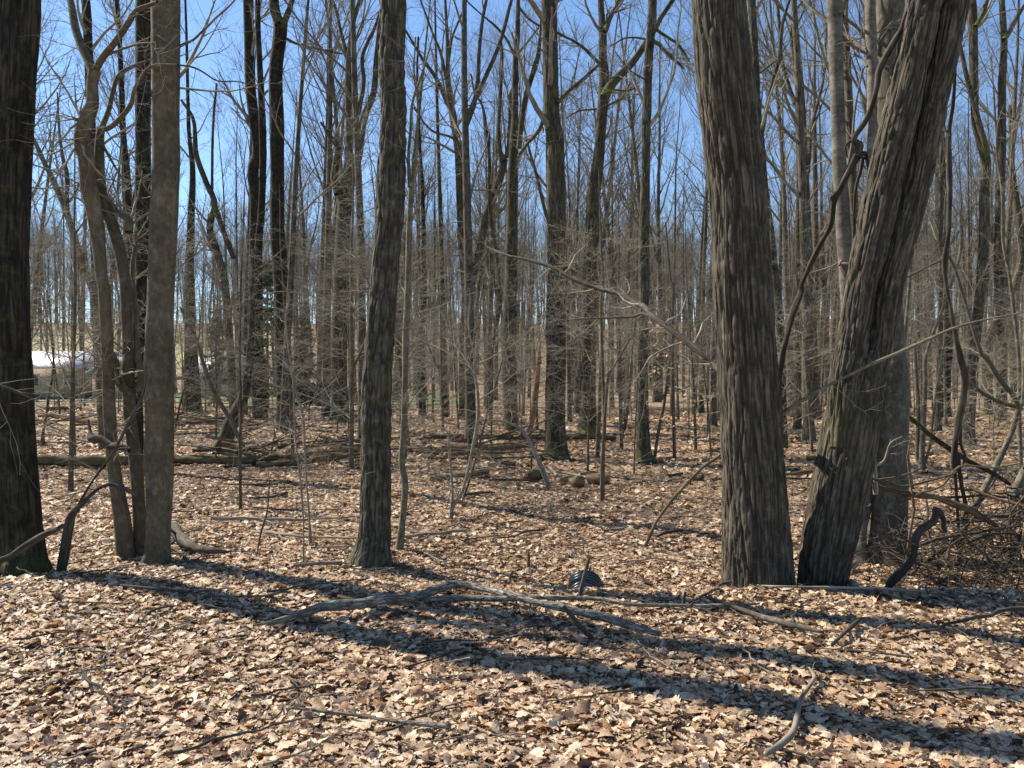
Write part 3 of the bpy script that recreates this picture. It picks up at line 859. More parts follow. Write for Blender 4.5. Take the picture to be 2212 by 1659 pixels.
# --- middle distance, traced one by one
def mid(label, trace, mat='mid', name='bare_tree', **kw):
    kw.setdefault('ext', 6); kw.setdefault('crown', 7); kw.setdefault('S', 24); kw.setdefault('row', .12); kw.setdefault('low', 10); kw.setdefault('twig_len', (.5, 1.6))
    st = [trace] if isinstance(trace, str) else trace
    return tree(name, label, 'tree', [(s, .3) if isinstance(s, str) else s for s in st], mat, 'mid', **kw)

mid('straight brown trunk with mossy flared foot, just right of the centre',
    "c5 1157 915 150; 1158 860 128; 1155 700 112; 1160 300 106; 1160 0 102; c2 1160 1659 102; 1160 1200 102; 1155 800 96; 1135 600 88; 1128 300 84; 1122 0 84", S=64, row=.07, seed=31, flare=.25,
    limbs=[("c2 1165 560 22; 1230 490 16; 1330 400 12; 1390 350 8", .5), ("c2 1100 620 24; 1070 700 20; 1020 760 16; 960 830 10", .6)], twigs=8)
mid('trunk forking high into a thick limb that slants right across the sky',
    ["c5 1335 775 112; 1332 650 92; 1332 300 86; 1340 0 84; c2 1345 1659 84; 1350 1400 80; 1360 1100 72; 1390 850 60; 1405 650 56; 1420 450 58; 1412 300 46; 1412 180 44; 1405 80 36; 1400 -10 34",
     ("c2 1425 520 56; 1450 470 50; 1500 410 44; 1570 340 40; 1640 240 36; 1690 160 34; 1730 90 28; 1790 0 26", -.5, 23.5)],
    S=40, row=.09, seed=32,
    limbs=[("c2 1420 170 32; 1450 100 26; 1480 40 22; 1510 -20 18", .8), ("c2 1395 345 20; 1340 290 18; 1290 245 16; 1230 210 14; 1160 175 12", .6),
           ("c2 1390 350 14; 1300 440 12; 1220 500 8", -.5), ("c2 1380 590 12; 1280 600 9; 1210 640 6", .3), ("c2 1440 480 12; 1540 490 9; 1610 465 6", .5), ("c2 1440 570 12; 1520 520 9; 1580 400 6", .5)], twigs=12)
mid('greenish mossy trunk next right from the high forking one',
    "c5 1645 935 106; 1632 860 82; 1626 600 66; 1628 200 58; c2 1635 1659 58; 1635 1300 58; 1645 900 48; 1650 600 50; 1660 300 50; 1675 150 50; 1680 0 48",
    mat='moss', S=40, row=.07, seed=33, flare=.3,
    limbs=[("c2 1690 220 24; 1750 270 20; 1800 320 14; 1850 370 10", .5), ("c2 1640 210 12; 1540 205 9; 1450 250 6", .4), ("c2 1700 160 18; 1760 200 15; 1820 240 14; 1880 330 10", .5), ("c2 1640 430 9; 1560 380 7; 1480 280 5", -.4)], twigs=12)
mid('big dark trunk rising in front of a slender double trunk, left of centre',
    ["c9 700 1480 130; 695 1350 98; 680 1000 86; 672 700 84; 650 350 84; 648 0 78; c1 1495 700 78; 1490 400 72; 1510 200 74; 1515 110 76", ("c1 1510 130 56; 1485 60 56; 1478 -10 52", 0., 25), ("c1 1530 130 36; 1560 60 32; 1580 -10 28", 0., 25)],
    mat='dark', S=40, row=.09, seed=34, limbs=[("c1 1540 210 16; 1640 250 13; 1760 275 10; 1850 290 7", 1.)], twigs=10)
mid('double trunk with moss at its foot, dark stems close together left of centre',
    ["c9 550 1420 80; 545 1200 96; 520 900 80; 520 550 68; 525 200 66; 510 0 64; c1 1390 800 56; 1355 500 56; 1345 200 54; 1340 -10 54", ("c9 545 1000 50; 540 500 46; 560 200 40; c1 1420 800 40; 1410 500 36; 1395 200 30; 1390 -10 28", .5, 30)],
    mat='dark', S=30, row=.1, seed=35)
mid('leaning mossy trunk foot, propped over the mossy log at left',
    "c9 325 1605 96; 350 1540 88; 385 1450 84; 420 1370 76; 455 1290 62; 480 1150 50; 500 950 40; 505 700 30; 510 450 22", mat='moss', S=32, row=.06, seed=36, ext=0, crown=0, flare=.5, lobes=3)
mid('forked mossy trunk with three upright limbs, left of the rough dark trunk',
    ["c9 1010 1440 130; 1005 1300 96; 1005 900 84; 1015 600 86; 1020 400 84; 1035 200 84; 1030 110 96",
     ("c9 1000 130 56; 975 40 44; c2 -20 800 34; -60 740 28; -110 660 12", .5, 30), ("c9 1035 130 60; c2 40 850 46; 45 650 46; 40 400 44; 55 250 44; 60 150 26; 100 0 22", .0, 30),
     ("c9 1050 140 56; c2 90 850 44; 120 650 40; 175 500 34; 190 300 28; 210 100 20", -.8, 30), ("c2 30 300 26; 0 180 20; -30 50 18; -60 -20 14", .5, 30), ("c2 90 620 30; 120 450 24; 115 300 22; 180 150 18; 230 0 14", .5, 30)],
    mat='moss', S=24, row=.11, seed=37, d=30, twigs=6)
mid('tall straight trunk hung with fine twigs, behind the centre of the clearing',
    ["c5 918 755 70; 915 650 78; 905 300 84; 915 0 74; c2 915 1659 74; 918 1300 60; 925 900 50; 938 600 36; 940 350 34; 950 200 30; 955 -10 22", ("c2 960 800 30; 975 650 28; 1000 500 30; 1040 380 30; 1062 300 26; 1075 180 16; 1080 100 12", -.5, 25),
     ("c2 955 850 18; 1000 780 18; 1060 710 18; 1090 650 14", .3, 25), ("c2 930 290 18; 890 210 16; 830 140 14; 770 90 10", .5, 25), ("c2 960 40 16; 1010 100 14; 1070 140 12", 0, 25)],
    S=30, row=.1, seed=38)
mid('leaning trunk crossing left to right behind the clearing into a fork',
    ["c5 680 700 70; c10 440 1150 60; 440 900 50; 445 500 52; 480 300 56; 515 150 54; 540 50 50; c2 860 950 42; 880 860 44", ("c2 875 870 36; 855 800 24; 850 700 22; 860 500 20; 870 300 14; 860 200 10", .4, 30), ("c2 890 850 26; 905 780 26; 912 600 18; 915 500 14", 0, 30)],
    mat='moss', S=24, row=.11, seed=39, ext=3)
mid('tall trunk forking into many slim limbs, between the pole trunk and the leaning one',
    ["c5 665 690 62; 670 300 64; 680 0 62; c2 672 1659 62; 655 1300 52; 640 1000 44; 630 800 44; 605 640 44; 590 560 38; 575 400 26; 572 200 20; 560 -10 16", ("c2 610 650 30; 560 530 24; 510 420 22; 440 320 18; 380 220 14; 320 120 10", .6, 31), ("c2 590 560 20; 540 300 18; 500 200 15; 450 60 12", .5, 31), ("c2 580 330 18; 600 200 14; 640 100 12; 680 0 9", .2, 31), ("c2 640 780 18; 590 740 14; 480 700 12; 390 580 10", -.4, 31)],
    S=24, row=.12, seed=40)
mid('slim straight pole of a trunk right of the lichened sapling', "c5 560 690 46; 552 400 36; 545 0 28; c2 540 1600 27; 530 1000 22; 518 600 18; 510 250 14; 505 -10 10", S=16, row=.15, seed=41)
mid('slim dark trunk close to the lawn, right of the lichened sapling', "c5 438 690 44; 430 300 36; 445 0 30; c2 448 1600 30; 440 1100 24; 425 800 18; 410 450 14; 415 200 12", S=16, row=.15, seed=42, mat='dark')
mid('slim trunk with a kink below its fork, just left of the straight mossy-footed trunk',
    ["c10 560 1170 16; 560 900 14; c2 855 1659 22; 850 1500 18; 835 1350 20; 805 1150 22; 800 900 20; 795 700 18", ("c2 800 860 16; 770 600 14; 720 500 12; 700 400 10", 0, 31)], S=14, row=.15, seed=43, d=31)
mid('short rust-brown rotten snag with a splintered top near the centre', "c5 1000 812 40; 1025 720 34; 1045 600 34; 1060 450 30; 1072 290 14", mat='rust', name='dead_snag', ext=0, crown=0, low=0, S=18, row=.08, seed=44, cap_top=True)
mid('dark trunk seen between the smooth brown trunk and the little shed', "c9 165 1390 110; 160 1200 90; 150 900 62; 150 600 46; 155 300 42; 165 0 32; c1 1020 700 22; 1010 300 16; 1000 -10 12", mat='dark', S=22, row=.14, seed=45)
mid('crooked trunk leaning left with a bright broken knot, left of the double trunk',
    ["c9 400 1400 50; 390 1200 44; 375 950 44; 350 650 42; 300 450 42; 265 350 40; 270 250 38", ("c9 270 280 36; 290 180 34; 240 60 32; c1 1060 830 28; 1045 650 20; 980 540 14", 0, 36), ("c9 290 200 30; 350 370 30; 400 500 30", 0, 36), ("c9 275 200 18; c1 1150 700 14; 1170 450 12", 0, 36)],
    S=18, row=.14, seed=46, d=36)
mid('leaning slender trunk slanting up left beside the dark left trunk', ["c4 545 600 44; 530 300 38; 520 80 34; c1 510 1600 34; 440 1400 34; 370 1180 34; 320 1040 32; 240 880 26; 195 780 22; 150 690 18; 110 600 12", ("c1 360 1150 26; 362 950 24; 340 850 20; 320 700 14; 310 500 10", .5, 18)], S=18, row=.1, seed=47, d=18, mat='smooth')
mid('dark trunk standing behind the crooked knobby stem', "c4 545 620 44; 520 200 42; c1 515 1500 40; 500 1000 46; 490 600 46; 480 350 46; 470 100 46; 460 -10 46", mat='dark', S=22, row=.14, seed=48, d=26)
mid('dark trunk tight behind the left edge of the smooth brown trunk', "c4 745 800 60; 740 400 60; c1 772 1500 84; 772 1000 80; 772 500 80; 775 0 80", mat='dark', S=36, row=.09, seed=49, d=14)
mid('slim dark trunk between the crooked stems and the smooth trunk', "c4 740 620 30; 735 300 30; c1 705 1400 30; 690 1000 34; 665 700 32; 650 300 26; 630 -10 24", mat='dark', S=16, row=.14, seed=50, d=27)
mid('thin dark trunk with mossy bark rising right behind the massive furrowed trunk',
    ["c6 540 720 48; 530 300 46; c3 500 1500 46; 440 1000 44; 425 800 42; 405 600 42; 390 300 42; 372 0 42", ("c3 425 740 26; 445 620 24; 490 420 22; 520 320 20; 535 150 20; 560 50 18; 580 -10 14", .3, 20.5), ("c3 410 400 12; 500 330 9; 580 290 7", .3, 20.5)],
    mat='moss', S=22, row=.1, seed=51, d=20)
mid('straight trunk second right of the leaning twin trunk with a bulging foot', ["c12 800 590 84; 805 480 70; 820 300 66; 835 100 60; c11 740 1500 56; 750 1100 54; 755 900 54; 700 700 44; 690 400 46; 680 100 54; 672 -10 54", ("c11 770 900 30; 740 780 34; 690 600 30; 640 400 26; 610 250 20", 0, 21), ("c11 700 150 26; 740 80 24; 770 -10 20", 0, 21)], S=24, row=.1, seed=52, d=21)
mid('tall trunk forking near the top right of the photo', ["c12 1005 500 60; 1000 300 54; 1005 0 48; c11 835 1500 54; 840 1100 50; 850 800 44; 850 500 42; 862 250 36; 855 100 34; 850 -10 30", ("c11 860 230 30; 900 170 26; 940 90 24; 980 30 20", .4, 30)], S=22, row=.12, seed=53, d=30)
mid('dark upright trunk close right of the twin trunk, behind the hanging vine', "c12 650 440 84; 655 200 76; 670 0 70; c11 500 1500 60; 500 1200 60; 500 900 52; 505 700 30; 520 400 22", mat='dark', S=22, row=.13, seed=54, d=36)
mid('slim brown trunk left of the leaning twin trunk, right of the climbing vine', "c6 620 750 46; 622 500 38; 625 200 34; c3 620 1500 30; 625 1100 26; 625 700 18; 620 300 12", S=16, row=.13, seed=55)
mid('slim brown trunk halfway between the climbing vine and the twin trunk', "c6 712 640 42; 708 300 34; c3 720 1500 30; 715 1000 28; 712 600 18; 715 200 10", S=16, row=.14, seed=56)
mid('brown trunk with twiggy fork near the right edge of the photo', ["c12 930 400 56; 930 0 52; c11 960 1500 44; 910 1000 34; 900 600 24", ("c11 905 900 20; 950 600 16; 980 300 12", .5, 40)], S=18, row=.15, seed=57, d=40)

# --- slim saplings traced one by one
def sapling(label, trace, mat='smooth', low=12, tl=(.3, .9), **kw):
    st = [trace] if isinstance(trace, str) else trace
    kw.setdefault('flare', .1)
    return tree('sapling', label, 'sapling', [(s, kw.pop('dd', .15)) if isinstance(s, str) else s for s in st], mat, 'smooth', S=12, row=.06, low=low, twig_len=tl, **kw)
sapling('greenish lichened sapling standing just right of the rough plated trunk',
        ["c5 312 1400 44; 325 1300 38; 345 1060 36; 325 930 34; 335 780 34; 345 500 34; 350 250 36; c2 360 1600 34; 368 1300 32; 374 1000 30", ("c2 372 1010 24; 362 850 18; 375 700 16; 385 560 14; 430 420 12; 470 280 10; 490 180 8; 475 0 6", .2, 7.1), ("c2 376 1000 20; 400 900 16; 410 700 14; 415 560 12; 395 400 9; 400 200 7", -.2, 7.1)],
        mat='olive', low=10, seed=61, tw_mat='twig')
sapling('slim two-stemmed sapling with wide twiggy sprays in the middle of the clearing',
        ["c5 592 1240 20; 598 1180 20; 640 1110 20; 665 1050 18; 700 900 18; 735 700 17; 735 560 15; 720 450 13; 715 350 11; 690 200 9; c2 700 1600 6", ("c5 592 1200 16; 600 1080 14; 580 850 12; 568 760 10; 500 730 7; 400 700 5", .2)],
        mat='twig', low=26, tl=(.6, 1.7), seed=62, limbs=[("c5 735 400 8; 800 370 7; 950 280 5; 1050 180 4; 1110 110 3", -.4), ("c5 735 600 8; 850 520 6; 1000 400 4", .5), ("c5 720 450 8; 640 330 6; 560 260 4", .4)], twigs=10, twig_part='twigs')
sapling('thin dark sapling leaning beside the two-stemmed sapling', "c5 660 1125 14; 700 1000 12; 745 840 11; 800 620 9; 850 450 7; 900 250 5", mat='brush', low=10, seed=63)
sapling('straight sapling right of the cut logs', ["c5 1408 1140 26; 1412 900 24; 1420 700 20; 1410 400 18; 1402 100 15; c2 1412 1500 13; 1400 1250 9", ("c5 1420 720 16; 1440 480 14; 1480 400 11; 1560 260 8", .1)], low=14, tl=(.4, 1.2), seed=64)
sapling('slender sapling standing left of the sapling by the cut logs', "c5 1382 910 26; 1395 600 22; 1408 200 16; c2 1415 1500 13; 1400 1200 9; 1390 900 6", low=10, tl=(.4, 1.2), seed=65)
sapling('curved sapling leaning right from the foot of the mossy greenish trunk', "c5 1690 920 18; 1715 750 18; 1745 600 17; 1780 300 14; 1795 0 11; c2 1780 1500 9; 1750 1200 7", low=12, tl=(.4, 1.2), seed=66)
sapling('dark thin sapling close left of the mossy greenish trunk', "c5 1518 805 22; 1545 650 18; 1560 500 14; 1575 300 10; 1600 100 7", mat='brush', low=8, seed=67)
sapling('dark straight pole sapling left of the rough plated trunk', "c4 1300 1190 17; 1296 900 16; 1300 600 14; 1294 300 12; 1300 0 9; c1 1312 1300 7; 1322 1000 5", mat='mid', low=16, tl=(.4, 1.4), seed=68)
sapling('bent thin sapling, nearest of the thin stems left of the rough plated trunk', "c4 1638 1490 12; 1640 1250 12; 1622 1000 11; 1600 830 11; 1590 640 10; 1575 450 8; 1500 330 6", mat='twig', low=12, seed=69)
sapling('thin pale sapling right behind the bent one left of the rough plated trunk', "c4 1678 1380 14; 1665 1150 13; 1650 950 12; 1640 700 11; 1600 550 10; 1560 350 9; 1540 150 8; c1 1560 1600 7; 1500 1500 5", mat='twig', low=16, seed=70)
sapling('tiny dark whip of a sapling growing between the clump and the thin stems', "c4 1382 1450 8; 1410 1300 8; 1440 1200 7; 1452 1050 6; 1445 950 4", mat='brush', low=2, tl=(.1, .3), seed=71)
sapling('leaning sapling crossing the mossy leaning foot at left', "c9 480 1640 30; 430 1530 26; 380 1420 26; 300 1290 24; 240 1150 22; 190 980 20; 130 850 16; 90 780 12", low=10, tl=(.4, 1.2), seed=72)
sapling('thin sapling leaning just right of the smooth brown trunk', "c9 62 1500 12; 90 1350 11; 130 1200 10; 180 1050 8; 205 900 7; 200 750 5", mat='brush', low=8, seed=73)
sapling('thin crooked sapling on the open leaves right of the dark left trunk', "c4 235 850 22; 232 780 16; 250 680 14; 265 560 14; 290 400 12; 270 120 10; 255 0 8", mat='brush', low=8, tl=(.3, .9), seed=74)
sapling('pale forked clump of saplings right of the grey trunk', ["c12 525 780 46; 520 700 34; 530 500 30; 540 250 26; 555 50 20; c11 600 1500 16; 610 1200 10", ("c12 515 740 26; 490 700 22; 500 450 22; 485 200 18; 480 0 14", .3), ("c12 540 740 18; 575 600 16; 600 350 14; 640 100 10; 660 0 7", -.3)], mat='grey', low=8, tl=(.3, .9), seed=75)
sapling('grey sapling tight right of the grey trunk', "c12 455 900 34; 440 800 30; 425 650 26; 405 450 26; 400 200 20; c11 340 1400 16; 360 1200 12", mat='grey', low=6, seed=76)
sapling('pale thick leaning stem at the right edge, above the brush pile', "c12 1015 1210 70; 1050 1080 64; 1090 920 56; 1141 800 50; 1200 700 44; 1260 560 38; 1330 380 30", mat='grey', low=4, seed=77)
sapling('bare crooked sapling arching up from behind the brush pile', ["c12 840 1000 46; 900 900 40; 950 800 38; 1010 680 36; 1070 540 34; 1100 430 34; 1120 380 30; 1141 260 26; c11 1000 1200 20; 990 900 14", ("c12 1110 400 30; 1070 320 28; 1000 240 28; 920 110 26; 870 40 22; c11 560 1490 16; 480 1500 12; 310 1585 8", .0, 8.8), ("c12 1110 400 26; 1030 380 24; 950 350 22; 870 300 18; 820 240 12", .1, 8.8)],
        mat='grey', low=8, tl=(.4, 1.3), seed=78, d=8.8)
sapling('upright sapling near the right edge with long level twigs', "c12 1130 930 26; 1120 700 24; 1110 400 22; 1110 100 20; c11 890 1580 18; 860 1400 17; 850 1100 15; 820 860 12; 830 700 9; 860 600 6", mat='grey', low=20, tl=(.6, 1.8), seed=79, d=10.5)
sapling('dead sapling leaning right in front of the straight mossy-footed trunk, bleached pale', "c5 1125 1075 28; 1082 960 26; 1045 880 22; 1005 800 20; 955 740 17; 880 710 13; 760 700 8", mat='dead', low=4, tl=(.2, .5), seed=80)
sapling('brown leaning pole rising right towards the massive furrowed trunk', "c5 1630 1400 16; 1660 1340 18; 1700 1250 20; 1780 1140 19; 1843 1070 18; c6 100 965 17; 210 885 15; 300 800 13", mat='smooth', low=2, tl=(.15, .4), seed=81)
sapling('long olive-brown pole slanting in front of the leaning twin trunk', "c6 440 722 16; 515 680 16; 640 600 18; 780 520 18; 890 465 18; 1000 410 18; 1140 350 18; 1300 280 16; 1480 200 14; 1660 155 12; 1843 120 10; 1950 100 8", mat='olive', low=3, tl=(.3, .7), seed=82, d=6.5, dd=-.7, flare=0, rooted=False)
sapling('thin dark dead pole lying slantwise over the ground right of the grey trunk', "c12 400 450 20; 450 465 28; 560 560 30; 700 660 32; 830 740 30; 950 800 26; 1060 870 20", mat='dark', low=3, tl=(.2, .5), seed=83, d=8.6, flare=0, rooted=False)

# ------------------------------------------------------------------ beech sapling that kept its leaves
def build_beech():
    rng = np.random.default_rng(90)
    foot = at(*T("c5 1800 920 20")[0][:2])
    root = empty('beech_sapling', foot)
    tag(root, 'pale thin sapling still holding papery tan leaves, left of the massive furrowed trunk', 'sapling')
    A = resample(px_path(T("c5 1800 935 20; 1795 700 18; 1790 400 14; 1785 150 10; c2 1765 1650 7"), foot[1]), 30)
    link('trunk', tube_mesh('trunk', [(A[:, :3], A[:, 3], 10)], M['grey'], foot), root)
    P, R = resample(A, 24)[None, :, :3], resample(A, 24)[None, :, 3]
    c1, r1 = sprout(P, R, rng, 16, (.6, 1.7), (60, 95), (.15, .95), .01, .6, .1, 7, .3, .003)
    c2, r2 = sprout(c1, r1, rng, 6, (.2, .5), (30, 60), (.2, 1), 0, .7, .1, 4, .6, .002)
    o = link('twigs', tube_mesh('twigs', [(c1, r1, 4), (c2, r2, 3)], M['twig'], foot), root); o['kind'] = 'stuff'
    n = 420
    pid = rng.integers(0, len(c2), n); sg = rng.uniform(1, 4, n)
    i = sg.astype(int).clip(0, 3); f = (sg - i)[:, None]
    p = c2[pid, i] * (1 - f) + c2[pid, i + 1] * f
    pr = [leaf_proto(rng, 5, 1) for _ in range(8)]
    pv = np.stack([q[0] for q in pr]); k = rng.integers(0, 8, n)
    Rm = euler_mats(rng.normal(.5, .5, n), rng.normal(0, .5, n), rng.uniform(0, 6.28, n))
    W = np.einsum('nij,nkj->nki', Rm, pv[k] * .085) + p[:, None] - np.array([0, 0, .02]) - foot
    Q = (pr[0][1][None] + (np.arange(n) * 15)[:, None, None]).reshape(-1, 4)
    o = link('leaves', mesh('leaves', W.reshape(-1, 3), Q, None, M['leaf'], attrs={'tone': ('FLOAT', 'POINT', np.repeat(rng.uniform(.6, .86, n), 15))}), root)
    o['kind'] = 'stuff'
build_beech()

# ------------------------------------------------------------------ fallen wood
def lying(name, label, cat, trace, mat, S=16, seed=1, cap=True, lift=.04, kids=0, kid_len=(.2, .6), bury=.15, group=None, cut=False, fat=1.):
    """wood lying on the ground, traced along its middle; every point rests on the terrain below it"""
    rng = np.random.default_rng(seed)
    tr = T(trace); out = []
    for x, y, w in tr:
        g = at(x, y + w * .5); d = g[1]
        r = w * .5 / FPX * d * fat
        out.append((g[0], g[1] + r, float(H(g[0], g[1] + r)) + r * (1 - bury) + lift, r))
    A = resample(np.array(out), max(10, len(tr) * 7))
    n = len(A)
    root = empty(name, A[n // 2, :3] - np.array([0, 0, A[n // 2, 3]]))
    tag(root, label, cat, group)
    org = tuple(root.location)
    V, Q, rest = tubes([(A[:, :3], A[:, 3], S)])
    ctr = np.repeat(A[:, :3], S, axis=0)
    dirv = V - ctr
    k = .78 + .45 * vnoise(rest[:, 0] * 18, rest[:, 1] * 18, rest[:, 2] * 5, seed)
    V = ctr + dirv * k[:, None] - np.array(org)
    m = len(V)
    V = np.vstack([V, V[:S].mean(0), V[m - S:m].mean(0)]); rest = np.vstack([rest, rest[:S].mean(0), rest[m - S:m].mean(0)])
    j = np.arange(S)
    TR = np.vstack([np.stack([np.full(S, m), (j + 1) % S, j], 1), np.stack([np.full(S, m + 1), m - S + j, m - S + (j + 1) % S], 1)])
    link('trunk' if cat == 'log' else 'stem', mesh(name, V, Q, TR, M[mat], attrs={'rest': ('FLOAT_VECTOR', 'POINT', rest)}), root)
    if cut:
        for e, sgn in ((0, -1), (n - 1, 1)):
            c = A[e, :3]; tdir = A[min(e + 1, n - 1), :3] - A[max(e - 1, 0), :3]; tdir /= np.linalg.norm(tdir)
            link('cut_end', tube_mesh('cut_end', [(np.array([c + tdir * sgn * .001, c + tdir * sgn * .006]), np.array([A[e, 3] * .93] * 2), 14)], M['cut'], org, cap=True), root)
    if kids:
        P = resample(A, 24)[None, :, :3]; R = resample(A, 24)[None, :, 3]
        c1, r1 = sprout(P, R, rng, kids, kid_len, (30, 80), (.1, .95), .0, .5, .15, 5, .35, .003)
        c1[..., 2] = np.maximum(c1[..., 2], H(c1[..., 0], c1[..., 1]) + .01)
        for q in range(len(c1)):
            link('branch', tube_mesh('branch', [(c1[q], r1[q], 6)], M[mat], org), root)
    return root

lying('mossy_log', 'long mossy log lying behind the left clump of trunks', 'log', "c4 150 930 50; 300 932 60; 450 935 62; 600 935 58; 760 930 54; 940 925 46; 1150 925 50; 1300 928 46; 1480 920 34", 'mosslog', seed=101, kids=3)
lying('mossy_log', 'long straight mossy log stretching behind the straight brown trunk', 'log', "c5 440 800 22; 600 798 30; 800 800 30; 1000 800 30; 1200 800 34; 1400 798 34; 1480 810 20", 'mosslog', seed=102, kids=2)
lying('fallen_log', 'rotten brown log just in front of the long mossy log at the centre', 'log', "c5 540 860 20; 700 858 26; 850 850 28; 980 830 22", 'log', seed=103, kids=3)
lying('fallen_log', 'split brown log left of the short cut logs', 'log', "c5 270 845 22; 400 870 32; 560 880 34; 720 880 22", 'log', seed=104, kids=5)
lying('fallen_log', 'thin dark log beside the rough plated trunk in the heap of branches', 'log', "c5 -60 860 36; 60 860 40; 150 850 30; 300 862 22; 420 850 14", 'log', seed=105, kids=6)
lying('fallen_log', 'brown log jumbled with branches left of the rough plated trunk', 'log', "c4 1320 935 26; 1450 920 34; 1600 905 36; 1750 890 34; 1843 885 30", 'log', seed=106, kids=9, kid_len=(.5, 1.8))
lying('fallen_log', 'dark log lying in front of the little shed', 'log', "c4 940 735 30; 1060 715 32; 1200 702 28; 1300 708 20; 1410 722 10", 'log', seed=107, kids=3)
lying('fallen_log', 'thin grey log just behind the dark log near the little shed', 'log', "c4 940 675 16; 1000 668 16; 1080 682 14; 1140 690 10", 'grey', seed=108)
lying('fallen_log', 'dark curving log nearest the house, right of the dark left trunk', 'log', "c4 190 620 14; 260 640 20; 360 640 20; 440 640 16; 540 665 12", 'log', seed=109, kids=3)
lying('fallen_log', 'thick dark log sloping down to the crooked knobby stem', 'log', "c4 200 685 16; 300 685 24; 400 700 28; 500 715 30; 600 722 26; 680 735 20", 'log', seed=110, kids=3)
lying('mossy_log', 'yellow mossed fallen branch between the left trunks', 'log', "c4 400 805 8; 480 825 14; 560 835 12; 690 855 12", 'mosslog', seed=111)
lying('cut_log', 'short cut log with a pale end, farther of the small pair near the centre', 'log', "c5 770 905 24; 820 912 28; 870 918 30", 'log', seed=112, cut=True)
lying('cut_log', 'short cut log, nearer of the small pair near the centre', 'log', "c5 862 942 22; 900 944 24; 940 946 26", 'log', seed=113, cut=True)
lying('fallen_log', 'thick broken log with a dark hollow end left of the mossy stump', 'log', "c5 680 1010 18; 730 1000 30; 785 990 36", 'log', seed=114, cut=True)
lying('fallen_log', 'low dark log lying behind the two-stemmed sapling', 'log', "c5 475 1030 28; 530 1025 28; 600 1015 20; 680 1010 12", 'log', seed=115)
lying('mossy_log', 'squat mossy chunk of wood beside the bleached leaning sapling', 'log', "c5 1010 1018 50; 1045 1008 60; 1085 1015 36", 'mosslog', seed=116)
lying('cut_log', 'round cut block of wood lying nearest the straight sapling', 'log', "c5 1250 1045 50; 1275 1047 58; 1305 1046 56", 'log', seed=117, cut=True)
lying('cut_log', 'thick cut log with dark bark behind the straight sapling', 'log', "c5 1340 1028 50; 1390 1030 56; 1450 1032 54", 'log', seed=118, cut=True)
lying('fallen_branch', 'pale bare branch pointing at the cut logs', 'branch', "c5 1155 990 10; 1220 1000 12; 1290 1015 12; 1330 1022 10", 'dead', S=10, seed=119)
lying('mossy_log', 'stubby mossy log touching the left side of the massive furrowed trunk', 'log', "c6 0 1015 16; 50 1020 30; 110 1024 30", 'mosslog', seed=120)
lying('fallen_log', 'brown log with a broken end between the two big right trunks', 'log', "c6 555 1005 12; 620 1000 20; 700 990 26", 'log', seed=121)
lying('fallen_branch', 'long thin branch lying between the two big right trunks', 'branch', "c6 545 1025 8; 600 1028 10; 700 1030 12", 'brush', S=8, seed=122)
lying('mossy_log', 'little mossy log end beside the left face of the leaning twin trunk', 'log', "c6 675 915 26; 705 915 28; 740 915 26", 'mosslog', seed=123)
lying('fallen_branch', 'short dark curved branch left of the massive furrowed trunk', 'branch', "c5 1705 1350 12; 1760 1328 16; 1843 1315 16", 'brush', S=10, seed=124, kids=2)
lying('fallen_branch', 'dark branch ending at the foot of the mossy greenish trunk', 'branch', "c5 1700 920 10; 1760 1005 14; 1843 1003 16", 'brush', S=10, seed=125)
lying('fallen_branch', 'thin wavy branch on the open leaves in front of the two-stemmed sapling', 'branch', "c5 820 1360 8; 930 1350 10; 1000 1322 12; 1100 1312 8", 'brush', S=8, seed=126, kids=2)
lying('fallen_branch', 'short dark branch lying right of the two-stemmed sapling', 'branch', "c5 660 1120 12; 740 1110 14; 830 1105 8", 'brush', S=8, seed=127)
lying('fallen_branch', 'thin branch lying level left of the straight brown trunk', 'branch', "c5 800 1038 10; 900 1036 12; 1020 1040 12", 'brush', S=8, seed=128)
lying('fallen_branch', 'thick gnarled root-like branch curling right of the smooth brown trunk', 'branch', "c4 925 1300 60; 950 1350 56; 1000 1395 54; 1060 1420 46; 1150 1430 36; 1235 1440 12", 'brush', S=14, seed=129, kids=2, bury=.1)
lying('fallen_branch', 'thin crooked branch at the foot of the smooth brown trunk', 'branch', "c4 850 1360 12; 900 1395 14; 960 1430 14; 1040 1500 10", 'brush', S=8, seed=130, lift=.03)
lying('fallen_branch', 'small dark branch beside the thin stems left of the rough plated trunk', 'branch', "c4 1340 1140 10; 1450 1135 12; 1500 1125 18; 1545 1110 18", 'brush', S=8, seed=131)
lying('fallen_branch', 'thin straight branch lying across the leaves above the thin stems', 'branch', "c4 1210 1060 8; 1360 1065 12; 1500 1062 8", 'brush', S=8, seed=132)
lying('fallen_branch', 'thin branch lying low left of the pole sapling', 'branch', "c4 1380 1190 7; 1480 1200 10; 1610 1205 12", 'brush', S=8, seed=133)
lying('mossy_log', 'second mossy log crossing the heap behind the rough plated trunk', 'log', "c4 1380 960 30; 1560 950 34; 1720 930 34; c5 20 915 30; 120 905 24", 'mosslog', seed=161, kids=5, kid_len=(.4, 1.2), lift=.06)
lying('fallen_log', 'slanting brown log resting left of the straight brown trunk', 'log', "c5 560 905 24; 690 890 28; 820 868 30; 960 850 24; 1060 832 18", 'log', seed=162, kids=4, lift=.06)
lying('fallen_log', 'split piece of log against the round cut block', 'log', "c5 1180 1040 22; 1225 1030 28; 1262 1024 28", 'log', seed=163, cut=True)
lying('fallen_log', 'short split log piece just behind the round cut block', 'log', "c5 1290 1010 24; 1330 1004 26; 1370 1000 26", 'log', seed=164, cut=True)
lying('fallen_log', 'flat piece of split log in front of the straight brown trunk', 'log', "c5 1120 960 14; 1140 985 18; 1165 1015 18", 'dead', seed=165)
